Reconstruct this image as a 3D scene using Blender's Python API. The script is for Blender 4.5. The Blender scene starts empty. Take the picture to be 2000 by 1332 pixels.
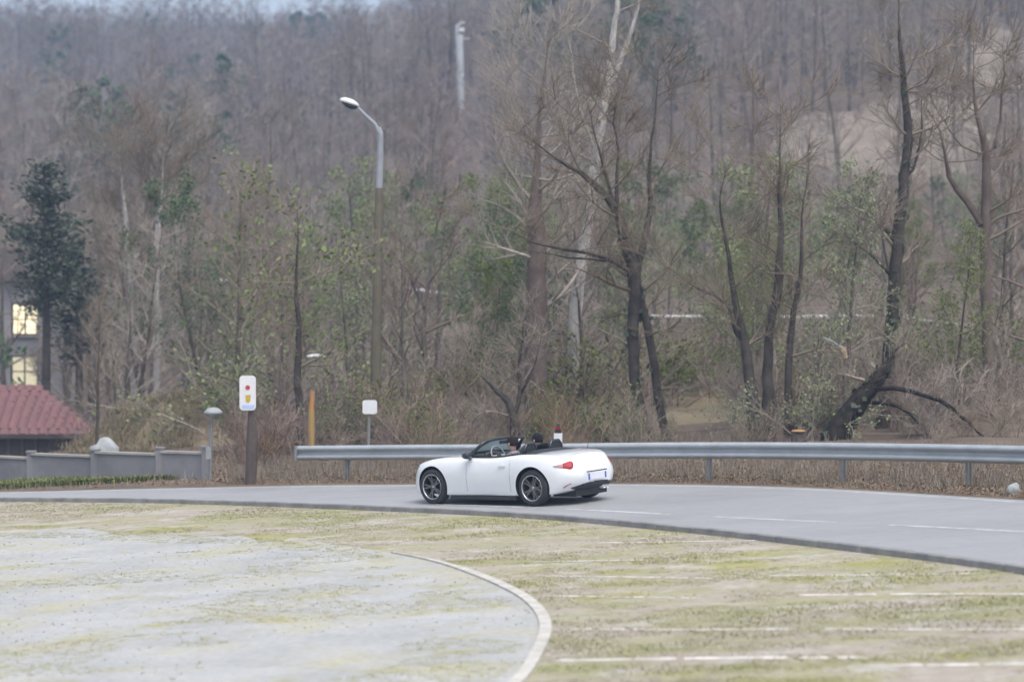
import bpy, bmesh, math, random
import numpy as np
from mathutils import Vector, Matrix
from mathutils.bvhtree import BVHTree

R = math.radians
rnd = random.Random(7)
S = bpy.context.scene
COL = S.collection

# ------------------------------------------------------------------ camera, sky, sun, exposure
CAM_H = 3.6
F = 4444.0                      # focal length in pixels of the 2000 px wide photograph
cam_d = bpy.data.cameras.new('camera')
cam_d.sensor_width = 36.0
cam_d.lens = 36.0 * F / 2000.0
cam_d.clip_start = 0.5
cam_d.clip_end = 4000
cam_d.dof.use_dof = True
cam_d.dof.focus_distance = 41.0
cam_d.dof.aperture_fstop = 0.95
cam = bpy.data.objects.new('camera', cam_d)
COL.objects.link(cam)
cam.location = (0, 0, CAM_H)
cam.rotation_euler = (R(90) - math.atan(77.0 / F), 0, 0)
S.camera = cam

SUN_EL, SUN_AZ = 66.0, 150.0    # degrees; azimuth clockwise from +Y: high, behind the camera and a little right
W = bpy.data.worlds.new('World'); S.world = W; W.use_nodes = True
nt = W.node_tree; nt.nodes.clear()
sky = nt.nodes.new('ShaderNodeTexSky'); sky.sky_type = 'NISHITA'; sky.sun_disc = False
sky.sun_elevation = R(SUN_EL); sky.sun_rotation = R(SUN_AZ)
sky.air_density = 1.0; sky.dust_density = 4.0; sky.ozone_density = 1.0
hs = nt.nodes.new('ShaderNodeHueSaturation'); hs.inputs['Saturation'].default_value = 0.5
bg = nt.nodes.new('ShaderNodeBackground'); bg.inputs['Strength'].default_value = 0.15
wo = nt.nodes.new('ShaderNodeOutputWorld')
nt.links.new(sky.outputs[0], hs.inputs['Color']); nt.links.new(hs.outputs[0], bg.inputs['Color']); nt.links.new(bg.outputs[0], wo.inputs['Surface'])
sl = bpy.data.lights.new('sun', 'SUN'); sl.energy = 0.9; sl.angle = R(40); sl.color = (1.0, 0.96, 0.9)
sun = bpy.data.objects.new('sun', sl); COL.objects.link(sun)
sd = Vector((math.sin(R(SUN_AZ)) * math.cos(R(SUN_EL)), math.cos(R(SUN_AZ)) * math.cos(R(SUN_EL)), math.sin(R(SUN_EL))))
sun.rotation_euler = sd.to_track_quat('Z', 'Y').to_euler()
S.view_settings.view_transform = 'Standard'; S.view_settings.look = 'None'
S.view_settings.exposure = 0.85; S.view_settings.gamma = 1.0; S.view_settings.use_curve_mapping = False
S.render.engine = 'CYCLES'
S.cycles.use_denoising = True
S.cycles.max_bounces = 6; S.cycles.diffuse_bounces = 3; S.cycles.glossy_bounces = 3; S.cycles.transmission_bounces = 4
S.cycles.volume_bounces = 0; S.cycles.transparent_max_bounces = 8

# ------------------------------------------------------------------ helpers
def at(u, v, y):
    """the point at depth y that the photograph shows at pixel (u, v)"""
    return Vector(((u - 1000) / F * y, y, CAM_H - (v - 589) / F * y))

def link(name, me, mat=None, parent=None, loc=None):
    o = bpy.data.objects.new(name, me); COL.objects.link(o)
    if mat is not None and me is not None and len(me.materials) == 0: me.materials.append(mat)
    if parent is not None: o.parent = parent
    if loc is not None: o.location = loc
    return o

def tag(o, label=None, cat=None, group=None, kind=None):
    if label: o['label'] = label
    if cat: o['category'] = cat
    if group: o['group'] = group
    if kind: o['kind'] = kind
    return o

def empty(name, loc, label, cat, group=None, rz=0):
    o = bpy.data.objects.new(name, None); COL.objects.link(o); o.location = loc; o.rotation_euler = (0, 0, rz)
    o.empty_display_size = 0.2
    return tag(o, label, cat, group)

class MB:
    """collects shapes and builds them as one mesh"""
    def __init__(s): s.v = []; s.f = []; s.m = []; s.mi = 0
    def add(s, vs, fs):
        b = len(s.v); s.v += [tuple(p) for p in vs]; s.f += [tuple(i + b for i in f) for f in fs]; s.m += [s.mi] * len(fs); return s
    def box(s, c, d, rz=0, M=None):
        x, y, z = d[0] / 2, d[1] / 2, d[2] / 2
        vs = [Vector((sx * x, sy * y, sz * z)) for sz in (-1, 1) for sy in (-1, 1) for sx in (-1, 1)]
        if rz: vs = [Matrix.Rotation(rz, 3, 'Z') @ p for p in vs]
        vs = [p + Vector(c) for p in vs]
        if M: vs = [M @ p for p in vs]
        return s.add(vs, [(0, 2, 3, 1), (4, 5, 7, 6), (0, 1, 5, 4), (2, 6, 7, 3), (0, 4, 6, 2), (1, 3, 7, 5)])
    def tube(s, pts, rad, n=6, cap=True):
        pts = [Vector(p) for p in pts]
        if not hasattr(rad, '__len__'): rad = [rad] * len(pts)
        vs = []; fs = []
        prev = None
        for i, p in enumerate(pts):
            t = (pts[min(i + 1, len(pts) - 1)] - pts[max(i - 1, 0)])
            t = t.normalized() if t.length > 1e-9 else Vector((0, 0, 1))
            if prev is None:
                a = t.cross(Vector((0, 0, 1)) if abs(t.z) < 0.9 else Vector((1, 0, 0))).normalized()
            else:
                a = (prev - t * prev.dot(t)); a = a.normalized() if a.length > 1e-6 else t.orthogonal().normalized()
            prev = a; b = t.cross(a)
            for k in range(n):
                w = 2 * math.pi * k / n
                vs.append(p + (a * math.cos(w) + b * math.sin(w)) * rad[i])
        for i in range(len(pts) - 1):
            for k in range(n):
                fs.append((i * n + k, i * n + (k + 1) % n, (i + 1) * n + (k + 1) % n, (i + 1) * n + k))
        if cap and n > 2:
            fs.append(tuple(reversed(range(n)))); fs.append(tuple((len(pts) - 1) * n + k for k in range(n)))
        return s.add(vs, fs)
    def lathe(s, prof, n=24, axis='Z', c=(0, 0, 0), closed=False):
        vs = []; fs = []; c = Vector(c)
        for k in range(n):
            w = 2 * math.pi * k / n; cs, sn = math.cos(w), math.sin(w)
            for r, h in prof:
                if axis == 'Z': q = Vector((r * cs, r * sn, h))
                elif axis == 'Y': q = Vector((r * cs, h, r * sn))
                else: q = Vector((h, r * cs, r * sn))
                vs.append(c + q)
        m = len(prof)
        for k in range(n):
            for i in range(m if closed else m - 1):
                j = (i + 1) % m; k2 = (k + 1) % n
                fs.append((k * m + i, k2 * m + i, k2 * m + j, k * m + j))
        return s.add(vs, fs)
    def blob(s, c, r, seed=0, amp=0.25, nu=12, nv=8):
        q = random.Random(seed); c = Vector(c); vs = []; fs = []
        ph = [q.uniform(0, 6) for _ in range(6)]
        for i in range(nv + 1):
            a = math.pi * i / nv
            for k in range(nu):
                w = 2 * math.pi * k / nu
                d = Vector((math.sin(a) * math.cos(w), math.sin(a) * math.sin(w), math.cos(a)))
                m = 1 + amp * (math.sin(3 * d.x + ph[0]) * math.sin(3 * d.y + ph[1]) + 0.5 * math.sin(7 * d.z + ph[2] + 4 * d.x))
                vs.append(c + Vector((d.x * r[0], d.y * r[1], d.z * r[2])) * m)
        for i in range(nv):
            for k in range(nu):
                fs.append((i * nu + k, (i + 1) * nu + k, (i + 1) * nu + (k + 1) % nu, i * nu + (k + 1) % nu))
        return s.add(vs, fs)
    def mesh(s, name, mats=None, smooth=False):
        me = bpy.data.meshes.new(name); me.from_pydata(s.v, [], s.f)
        for m in (mats if isinstance(mats, (list, tuple)) else [mats] if mats else []): me.materials.append(m)
        if len(me.materials) > 1: me.polygons.foreach_set('material_index', s.m)
        if smooth: me.polygons.foreach_set('use_smooth', [True] * len(me.polygons))
        me.validate(); me.update(); return me
    def build(s, name, mat, parent=None, loc=None, smooth=False):
        return link(name, s.mesh(name, mat, smooth), None, parent, loc)

def np_mesh(name, v, f, mat, smooth=False):
    me = bpy.data.meshes.new(name)
    v = np.asarray(v, dtype=np.float32); f = np.asarray(f, dtype=np.int32)
    me.vertices.add(len(v)); me.vertices.foreach_set('co', v.ravel())
    n = f.shape[1]
    me.loops.add(f.size); me.loops.foreach_set('vertex_index', f.ravel())
    me.polygons.add(len(f)); me.polygons.foreach_set('loop_start', np.arange(0, f.size, n, dtype=np.int32))
    if smooth: me.polygons.foreach_set('use_smooth', np.ones(len(f), dtype=bool))
    if mat: me.materials.append(mat)
    me.update(calc_edges=True); return me

# ------------------------------------------------------------------ materials
def material(name, c1, c2=None, scale=4.0, rough=0.8, bump=0.0, bscale=None, metal=0.0, spec=None, coat=0.0,
             detail=6.0, lo=0.35, hi=0.65, coords='world', stretch=(1, 1, 1), emit=None, alpha=None, trans=0.0, rnd_v=0.0, c3=None, c3scale=1.0, c3lo=.55, c3hi=.7, c4=None, c4scale=.6, c4lo=.58, c4hi=.72, speck=0.0, spscale=9.0):
    m = bpy.data.materials.new(name); m.use_nodes = True
    n = m.node_tree; N = n.nodes; L = n.links; p = N['Principled BSDF']
    p.inputs['Roughness'].default_value = rough; p.inputs['Metallic'].default_value = metal
    if spec is not None: p.inputs['Specular IOR Level'].default_value = spec
    if coat: p.inputs['Coat Weight'].default_value = coat; p.inputs['Coat Roughness'].default_value = 0.05
    if trans: p.inputs['Transmission Weight'].default_value = trans
    if alpha is not None: p.inputs['Alpha'].default_value = alpha
    p.inputs['Base Color'].default_value = (*c1, 1)
    vec = None
    if c2 is not None or bump:
        if coords == 'world':
            g = N.new('ShaderNodeNewGeometry'); src = g.outputs['Position']
        else:
            g = N.new('ShaderNodeTexCoord'); src = g.outputs['Object']
        mp = N.new('ShaderNodeMapping'); mp.inputs['Scale'].default_value = stretch
        L.new(src, mp.inputs['Vector']); vec = mp.outputs[0]
    out = None
    if c2 is not None:
        t = N.new('ShaderNodeTexNoise'); t.inputs['Scale'].default_value = scale; t.inputs['Detail'].default_value = detail; t.inputs['Roughness'].default_value = 0.62
        L.new(vec, t.inputs['Vector'])
        r = N.new('ShaderNodeValToRGB'); r.color_ramp.elements[0].position = lo; r.color_ramp.elements[1].position = hi
        r.color_ramp.elements[0].color = (*c1, 1); r.color_ramp.elements[1].color = (*c2, 1)
        L.new(t.outputs['Fac'], r.inputs['Fac']); out = r.outputs['Color']
        if c3 is not None:
            t3 = N.new('ShaderNodeTexNoise'); t3.inputs['Scale'].default_value = c3scale; t3.inputs['Detail'].default_value = 7; t3.inputs['Roughness'].default_value = 0.65
            L.new(vec, t3.inputs['Vector'])
            r3 = N.new('ShaderNodeValToRGB'); r3.color_ramp.elements[0].position = c3lo; r3.color_ramp.elements[1].position = c3hi
            L.new(t3.outputs['Fac'], r3.inputs['Fac'])
            mx = N.new('ShaderNodeMix'); mx.data_type = 'RGBA'
            L.new(r3.outputs['Color'], mx.inputs[0]); L.new(out, mx.inputs[6]); mx.inputs[7].default_value = (*c3, 1); out = mx.outputs[2]
    def layer(out, col, sc_, lo_, hi_, off):
        o2 = N.new('ShaderNodeVectorMath'); o2.operation = 'ADD'; o2.inputs[1].default_value = (off, off * .7, 0); L.new(vec, o2.inputs[0])
        t_ = N.new('ShaderNodeTexNoise'); t_.inputs['Scale'].default_value = sc_; t_.inputs['Detail'].default_value = 8; t_.inputs['Roughness'].default_value = 0.68; L.new(o2.outputs[0], t_.inputs['Vector'])
        r_ = N.new('ShaderNodeValToRGB'); r_.color_ramp.elements[0].position = lo_; r_.color_ramp.elements[1].position = hi_; L.new(t_.outputs['Fac'], r_.inputs['Fac'])
        x_ = N.new('ShaderNodeMix'); x_.data_type = 'RGBA'; L.new(r_.outputs['Color'], x_.inputs[0]); L.new(out, x_.inputs[6]); x_.inputs[7].default_value = (*col, 1); return x_.outputs[2]
    if c4 is not None: out = layer(out, c4, c4scale, c4lo, c4hi, 31.0)
    if speck:
        t_ = N.new('ShaderNodeTexNoise'); t_.inputs['Scale'].default_value = spscale; t_.inputs['Detail'].default_value = 8; t_.inputs['Roughness'].default_value = 0.8; L.new(vec, t_.inputs['Vector'])
        q_ = N.new('ShaderNodeMapRange'); q_.inputs['From Min'].default_value = .3; q_.inputs['From Max'].default_value = .7; q_.inputs['To Min'].default_value = 1 - speck; q_.inputs['To Max'].default_value = 1 + speck; L.new(t_.outputs['Fac'], q_.inputs['Value'])
        h_ = N.new('ShaderNodeHueSaturation'); L.new(q_.outputs[0], h_.inputs['Value']); L.new(out, h_.inputs['Color']); out = h_.outputs[0]
    if rnd_v:
        oi = N.new('ShaderNodeObjectInfo'); h = N.new('ShaderNodeHueSaturation')
        mr = N.new('ShaderNodeMapRange'); mr.inputs['To Min'].default_value = 1 - rnd_v; mr.inputs['To Max'].default_value = 1 + rnd_v
        L.new(oi.outputs['Random'], mr.inputs['Value']); L.new(mr.outputs[0], h.inputs['Value'])
        mr2 = N.new('ShaderNodeMapRange'); mr2.inputs['To Min'].default_value = 1.25; mr2.inputs['To Max'].default_value = 0.7
        L.new(oi.outputs['Random'], mr2.inputs['Value']); L.new(mr2.outputs[0], h.inputs['Saturation'])
        if out is not None: L.new(out, h.inputs['Color'])
        else: h.inputs['Color'].default_value = (*c1, 1)
        out = h.outputs[0]
    if out is not None: L.new(out, p.inputs['Base Color'])
    if bump:
        tb = N.new('ShaderNodeTexNoise'); tb.inputs['Scale'].default_value = bscale or scale * 6; tb.inputs['Detail'].default_value = 4
        L.new(vec, tb.inputs['Vector'])
        b = N.new('ShaderNodeBump'); b.inputs['Strength'].default_value = bump; b.inputs['Distance'].default_value = 0.02
        L.new(tb.outputs['Fac'], b.inputs['Height']); L.new(b.outputs[0], p.inputs['Normal'])
    if emit:
        p.inputs['Emission Color'].default_value = (*emit[0], 1); p.inputs['Emission Strength'].default_value = emit[1]
    return m

M = {}
M['asphalt'] = material('pale_asphalt', (.275, .278, .284), (.335, .338, .342), scale=.7, rough=.62, bump=.25, bscale=60, spec=.5, c3=(.235, .235, .24), c3scale=.35, c3lo=.5, c3hi=.68, stretch=(.5, 1, 1), speck=.12, spscale=9)
M['white_line'] = material('road_paint', (.34, .34, .345), (.56, .56, .565), scale=5, rough=.7, lo=.36, hi=.6)
M['kerb'] = material('old_kerb_concrete', (.19, .19, .195), (.29, .29, .285), scale=3, rough=.9, bump=.4)
M['lot'] = material('worn_lot_surface', (.41, .415, .41), (.335, .34, .33), scale=.9, rough=.9, bump=.3, bscale=40, stretch=(.75, 1, 1),
                    c3=(.41, .385, .27), c3scale=.7, c3lo=.50, c3hi=.70, c4=(.335, .305, .12), c4scale=1.0, c4lo=.555, c4hi=.72, speck=.26, spscale=13)
M['edging'] = material('pale_edging', (.56, .54, .50), (.40, .38, .33), scale=4, speck=.15, rough=.85, bump=.2)
M['field'] = material('mossy_gravel_ground', (.365, .325, .28), (.30, .295, .165), scale=1.1, rough=1, bump=.5, bscale=20, lo=.40, hi=.62, stretch=(.5, 1, 1), spec=.1,
                      c3=(.44, .415, .385), c3scale=1.5, c3lo=.52, c3hi=.68, c4=(.32, .305, .07), c4scale=.6, c4lo=.56, c4hi=.74, speck=.26, spscale=12)
M['forest_floor'] = material('leaf_litter_ground', (.115, .09, .075), (.185, .15, .115), scale=.8, rough=1, bump=.6, bscale=9,
                             c3=(.125, .105, .07), c3scale=.12, c3lo=.5, c3hi=.7, spec=.1)
M['bank'] = material('dry_bank_ground', (.27, .23, .155), (.19, .155, .10), scale=.9, rough=1, bump=.5, bscale=8, spec=.1)
M['scar'] = material('pale_bare_earth', (.30, .25, .20), (.19, .16, .125), scale=.35, rough=1, bump=.5, spec=.1)
M['bark'] = material('grey_brown_bark', (.095, .08, .066), (.165, .142, .118), scale=3, rough=1, rnd_v=.3, coords='object', spec=.1)
M['twig'] = material('grey_brown_twig', (.235, .195, .152), (.315, .27, .215), scale=1.2, rough=1, rnd_v=.3, coords='object', spec=.1)
M['twig_red'] = material('reddish_twig', (.22, .165, .145), (.30, .235, .205), scale=1.2, rough=1, rnd_v=.25, coords='object', spec=.1)
M['bark_dark'] = material('dark_wet_bark', (.052, .046, .04), (.10, .086, .074), scale=4, rough=.95, bump=.5, coords='object', spec=.15)
M['bark_black'] = material('black_rotten_bark', (.018, .016, .014), (.05, .043, .037), scale=5, rough=.95, bump=.6, coords='object', spec=.1)
M['bark_pale'] = material('pale_silver_bark', (.50, .48, .45), (.32, .30, .275), scale=3, rough=.9, coords='object', lo=.45, hi=.7)
M['bark_red'] = material('red_brown_bark', (.13, .10, .086), (.19, .15, .13), scale=3, rough=1, bump=.5, coords='object', spec=.1)
M['leaf'] = material('olive_leaf', (.15, .205, .06), (.22, .265, .10), scale=.6, rough=.9, rnd_v=.3, coords='world', spec=.2)
M['leaf_deep'] = material('grey_green_leaf', (.078, .13, .058), (.12, .175, .082), scale=.6, rough=.9, rnd_v=.25, spec=.2)
M['needle'] = material('dark_needles', (.05, .075, .05), (.095, .12, .075), scale=1.0, rough=.9, rnd_v=.2, spec=.2)
M['ivy'] = material('dark_ivy', (.03, .045, .025), (.06, .08, .045), scale=2, rough=.7)
M['straw'] = material('straw_blade', (.46, .415, .35), (.36, .36, .20), scale=1.1, rough=1, lo=.40, hi=.62, stretch=(.5, 1, 1), spec=.1,
                      c3=(.54, .51, .46), c3scale=1.5, c3lo=.52, c3hi=.68, c4=(.39, .375, .09), c4scale=.6, c4lo=.56, c4hi=.74)
M['green_blade'] = material('yellow_green_blade', (.35, .36, .12), (.42, .41, .18), scale=1.2, rough=1, spec=.1)
M['lawn'] = material('lawn_blade', (.05, .085, .03), (.09, .12, .05), scale=1.2, rough=1, spec=.1)
M['dead_leaf'] = material('red_dead_leaf', (.25, .15, .11), (.27, .20, .13), scale=1.2, rough=1, spec=.1)
M['galv'] = material('galvanised_steel', (.44, .47, .49), (.36, .39, .41), scale=2.5, rough=.5, metal=.35, bump=.05)
M['galv_post'] = material('weathered_post_steel', (.27, .275, .27), (.2, .2, .195), scale=4, rough=.65, metal=.2)
M['lamp_steel'] = material('grey_lamp_steel', (.34, .36, .40), (.29, .31, .34), scale=3, rough=.6, coords='world')
M['lamp_rust'] = material('brown_weathered_pole', (.175, .155, .10), (.13, .11, .08), scale=3, rough=.8)
M['mast_paint'] = material('pale_mast_paint', (.60, .63, .64), (.52, .55, .57), scale=2, rough=.6)
M['white_plastic'] = material('white_lamp_housing', (.78, .79, .80), (.70, .71, .73), scale=6, rough=.4)
M['lamp_dark'] = material('dark_lamp_glass', (.045, .045, .05), rough=.25)
M['sign_white'] = material('white_board', (.76, .74, .75), (.68, .67, .68), scale=6, rough=.5)
M['sign_red'] = material('red_print', (.45, .05, .06), rough=.5)
M['sign_yellow'] = material('yellow_print', (.55, .38, .05), rough=.5)
M['sign_blue'] = material('pale_blue_print', (.42, .55, .80), rough=.5)
M['timber'] = material('brown_timber', (.075, .058, .052), (.11, .085, .075), scale=5, rough=.9)
M['ochre'] = material('ochre_paint', (.42, .27, .09), (.34, .25, .12), scale=6, rough=.7)
M['concrete'] = material('grey_violet_concrete', (.265, .26, .275), (.19, .187, .2), scale=1.1, rough=.9, bump=.3)
M['coping'] = material('pale_coping', (.40, .38, .35), (.3, .29, .27), scale=3, rough=.9)
M['plaster'] = material('grey_plaster', (.42, .41, .42), (.36, .35, .36), scale=1, rough=.9)
M['roof_red'] = material('red_roof_tile', (.20, .092, .094), (.155, .085, .085), scale=2, rough=.8)
M['lit'] = material('lit_window_glass', (.8, .72, .5), rough=.3, emit=((1.0, .87, .55), .85))
M['dim_lit'] = material('dim_window_glass', (.5, .46, .35), rough=.3, emit=((.9, .8, .52), .35))
M['wood_dark'] = material('dark_timber', (.05, .04, .035), (.08, .06, .05), scale=4, rough=.9)
M['cut_wood'] = material('orange_cut_wood', (.42, .22, .09), (.34, .2, .1), scale=8, rough=.9)
M['torn_wood'] = material('torn_pale_wood', (.55, .42, .3), (.42, .3, .2), scale=6, rough=.9)
M['stone'] = material('pale_stone', (.38, .40, .40), (.28, .30, .30), scale=4, rough=.9, bump=.3)
# the car
M['paint'] = material('white_car_paint', (.74, .76, .785), rough=.28, coat=.8, spec=.5)
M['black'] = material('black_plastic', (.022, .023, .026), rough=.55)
M['gloss_black'] = material('gloss_black', (.02, .022, .03), rough=.2, coat=.4)
M['well'] = material('wheel_well_liner', (.008, .008, .009), rough=.95)
M['tyre'] = material('tyre_rubber', (.02, .021, .023), (.032, .033, .035), scale=20, rough=.85, coords='object')
M['rim'] = material('gunmetal_rim', (.17, .175, .185), rough=.35, metal=.75)
M['rim_edge'] = material('bright_rim_edge', (.55, .56, .58), rough=.25, metal=.9)
M['disc'] = material('brake_disc', (.28, .27, .26), rough=.4, metal=.9)
M['red_lens'] = material('red_lamp_lens', (.33, .008, .016), rough=.3, spec=.35)
M['clear_lens'] = material('clear_lamp_lens', (.42, .26, .26), rough=.3, spec=.35)
M['plate'] = material('number_plate', (.72, .74, .80), rough=.4)
M['plate_blue'] = material('plate_blue_band', (.05, .10, .42), rough=.4)
M['glass'] = bpy.data.materials.new('windscreen_glass'); M['glass'].use_nodes = True
_n = M['glass'].node_tree; _n.nodes.clear()
_o = _n.nodes.new('ShaderNodeOutputMaterial'); _mx = _n.nodes.new('ShaderNodeMixShader'); _t = _n.nodes.new('ShaderNodeBsdfTransparent'); _g = _n.nodes.new('ShaderNodeBsdfGlossy')
_t.inputs[0].default_value = (.62, .82, .74, 1); _g.inputs['Roughness'].default_value = .03; _fr = _n.nodes.new('ShaderNodeFresnel'); _fr.inputs[0].default_value = 1.4
_n.links.new(_fr.outputs[0], _mx.inputs[0]); _n.links.new(_t.outputs[0], _mx.inputs[1]); _n.links.new(_g.outputs[0], _mx.inputs[2]); _n.links.new(_mx.outputs[0], _o.inputs[0])
M['leather'] = material('black_seat_leather', (.03, .03, .034), (.045, .045, .05), scale=14, rough=.55, coords='object')
M['grey_leather'] = material('sheen_grey_wheel_leather', (.22, .22, .225), rough=.4)  # sheen on the wheel rim is put into this lighter grey
M['silver'] = material('silver_trim', (.55, .55, .57), rough=.35, metal=.7)
M['skin'] = material('skin', (.52, .33, .26), rough=.6)
M['hair'] = material('dark_hair', (.013, .012, .016), (.024, .022, .026), scale=40, rough=.9, spec=.1, coords='object')
M['hair_brown'] = material('brown_black_hair', (.018, .014, .013), (.03, .024, .02), scale=40, rough=.9, spec=.1, coords='object')
M['jacket'] = material('grey_mauve_jacket', (.26, .23, .25), (.2, .18, .2), scale=10, rough=.9, coords='object')
M['jacket_blue'] = material('pale_blue_jacket', (.36, .42, .52), (.28, .33, .42), scale=10, rough=.9, coords='object')
M['trousers'] = material('dark_trousers', (.03, .035, .05), rough=.9)
M['eye'] = material('dark_eye', (.02, .015, .012), rough=.3)

# ------------------------------------------------------------------ terrain
def sm(t):
    t = np.clip(t, 0, 1); return t * t * (3 - 2 * t)

SLOPE = 0.053
def T(x, y):
    x = np.asarray(x, float); y = np.asarray(y, float)
    z = SLOPE * np.clip(x, -40, 14)
    z = z - 2.2 * sm((y - 58) / 35) * sm((-x - 5) / 12)
    z = z + 2.3 * sm((y - 66) / 18) * sm((x + 3) / 8)
    xr = np.clip(x, 0, 200)
    d = np.maximum(0, y - (88 - 0.3 * np.clip(x, 0, 40)))
    dd = np.minimum(d, 350.0)
    hill = 0.157 * dd * sm(d / 60) + 0.00075 * xr * dd
    hill = hill - 0.22 * np.maximum(0, d - 350)
    und = (np.sin(x * .045 + 1.3) * np.sin(y * .031 + .4) + .5 * np.sin(x * .11 + y * .07)) * 3.2 * sm(d / 120)
    z = z + hill + und
    z = z + 0.06 * np.sin(x * 1.7 + y) * np.sin(y * 1.3 - x * .4) * sm((y - 47 + .35 * x) / 4)
    return z
def Tz(x, y): return float(T(x, y))

def sheet(name, xs, ys, mat, dz=0.0, smooth=True):
    X, Y = np.meshgrid(xs, ys)
    v = np.stack([X.ravel(), Y.ravel(), (T(X, Y) + dz).ravel()], 1)
    nx, ny = len(xs), len(ys)
    i = np.arange(nx * ny).reshape(ny, nx)
    f = np.stack([i[:-1, :-1].ravel(), i[:-1, 1:].ravel(), i[1:, 1:].ravel(), i[1:, :-1].ravel()], 1)
    return link(name, np_mesh(name, v, f, mat, smooth))

def polyline(pts, step=0.5):
    """Catmull-Rom through the points, resampled evenly"""
    P = [np.array(p, float) for p in pts]
    out = []
    for i in range(len(P) - 1):
        p0 = P[max(i - 1, 0)]; p1 = P[i]; p2 = P[i + 1]; p3 = P[min(i + 2, len(P) - 1)]
        for t in np.linspace(0, 1, 24, endpoint=False):
            out.append(.5 * ((2 * p1) + (-p0 + p2) * t + (2 * p0 - 5 * p1 + 4 * p2 - p3) * t * t + (-p0 + 3 * p1 - 3 * p2 + p3) * t ** 3))
    out.append(P[-1]); out = np.array(out)
    s = np.concatenate([[0], np.cumsum(np.linalg.norm(np.diff(out[:, :3], axis=0), axis=1))])
    n = max(2, int(s[-1] / step) + 1); q = np.linspace(0, s[-1], n)
    return np.stack([np.interp(q, s, out[:, k]) for k in range(out.shape[1])], 1), q

KERB = [(9.2, 14), (7.9, 20), (7.0, 24.2), (6.16, 27.4), (4.23, 31.3), (2.34, 34.6), (0, 38.0), (-3.77, 41.9), (-7.07, 44.9), (-10.6, 47.3), (-14.5, 49.6), (-22, 53.4), (-34, 58.6)]
FAR = [(17.5, 18), (13, 28), (10.8, 32.2), (8.1, 36.2), (5.4, 40.2), (2.9, 42.7), (0, 44.7), (-4.2, 47.1), (-8, 48.7), (-11.2, 49.9), (-15, 51.6), (-22, 55), (-34, 60)]
kerb_p, _ = polyline(KERB, .25)
far_p, _ = polyline(FAR, .25)

# near ground, behind and under the camera up to the road; then the wooded land beyond
xs = np.concatenate([np.linspace(-160, -42, 12), np.linspace(-40, 30, 141), np.linspace(34, 160, 12)])
# the wood's ground starts just inside the road's far edge
fx = np.concatenate([np.linspace(-420, -42, 22), np.linspace(-40, 34, 149), np.linspace(38, 420, 22)])
fpx = far_p[np.argsort(far_p[:, 0])]
def far_edge_y(x): return np.interp(x, fpx[:, 0], fpx[:, 1])
gx = np.concatenate([np.linspace(-260, -42, 12), np.linspace(-40, 30, 71), np.linspace(34, 260, 12)])
grow = np.concatenate([np.linspace(-150, -42, 10), np.linspace(-40, 0, 41)])
X = np.tile(gx, (len(grow), 1)); Y = np.array([far_edge_y(gx) - .2 + r for r in grow])
v = np.stack([X.ravel(), Y.ravel(), T(X, np.minimum(Y, 46)).ravel()], 1); i = np.arange(X.size).reshape(X.shape)
f = np.stack([i[:-1, :-1].ravel(), i[:-1, 1:].ravel(), i[1:, 1:].ravel(), i[1:, :-1].ravel()], 1)
ground = tag(link('ground', np_mesh('ground', v, f, M['field'], True)), kind='structure')
rows = np.concatenate([np.linspace(0, 12, 40), np.linspace(12.6, 60, 80), np.linspace(64, 700, 120)])
X = np.tile(fx, (len(rows), 1)); Y = np.array([far_edge_y(fx) - .25 + r for r in rows])
v = np.stack([X.ravel(), Y.ravel(), (T(X, Y) + .006).ravel()], 1); i = np.arange(X.size).reshape(X.shape)
f = np.stack([i[:-1, :-1].ravel(), i[:-1, 1:].ravel(), i[1:, 1:].ravel(), i[1:, :-1].ravel()], 1)
hillside = tag(link('hillside', np_mesh('hillside', v, f, M['forest_floor'], True)), kind='structure')

# road: between kerb and far edge
def ribbon(name, a, b, mat, dz, nseg=1):
    """a sheet between two polylines resampled to the same count"""
    n = max(len(a), len(b))
    def rs(p):
        s = np.concatenate([[0], np.cumsum(np.linalg.norm(np.diff(p[:, :2], axis=0), axis=1))]); q = np.linspace(0, s[-1], n)
        return np.stack([np.interp(q, s, p[:, k]) for k in (0, 1)], 1)
    A, B = rs(a), rs(b)
    rows = [A + (B - A) * t for t in np.linspace(0, 1, nseg + 1)]
    P = np.stack(rows, 0); Z = T(P[..., 0], P[..., 1]) + dz
    v = np.concatenate([P.reshape(-1, 2), Z.reshape(-1, 1)], 1); i = np.arange(n * (nseg + 1)).reshape(nseg + 1, n)
    f = np.stack([i[:-1, :-1].ravel(), i[:-1, 1:].ravel(), i[1:, 1:].ravel(), i[1:, :-1].ravel()], 1)
    return tag(link(name, np_mesh(name, v, f, mat, True)), kind='structure')
ROAD_Z = 0.014
ribbon('road', kerb_p, far_p, M['asphalt'], ROAD_Z, 10)

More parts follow.
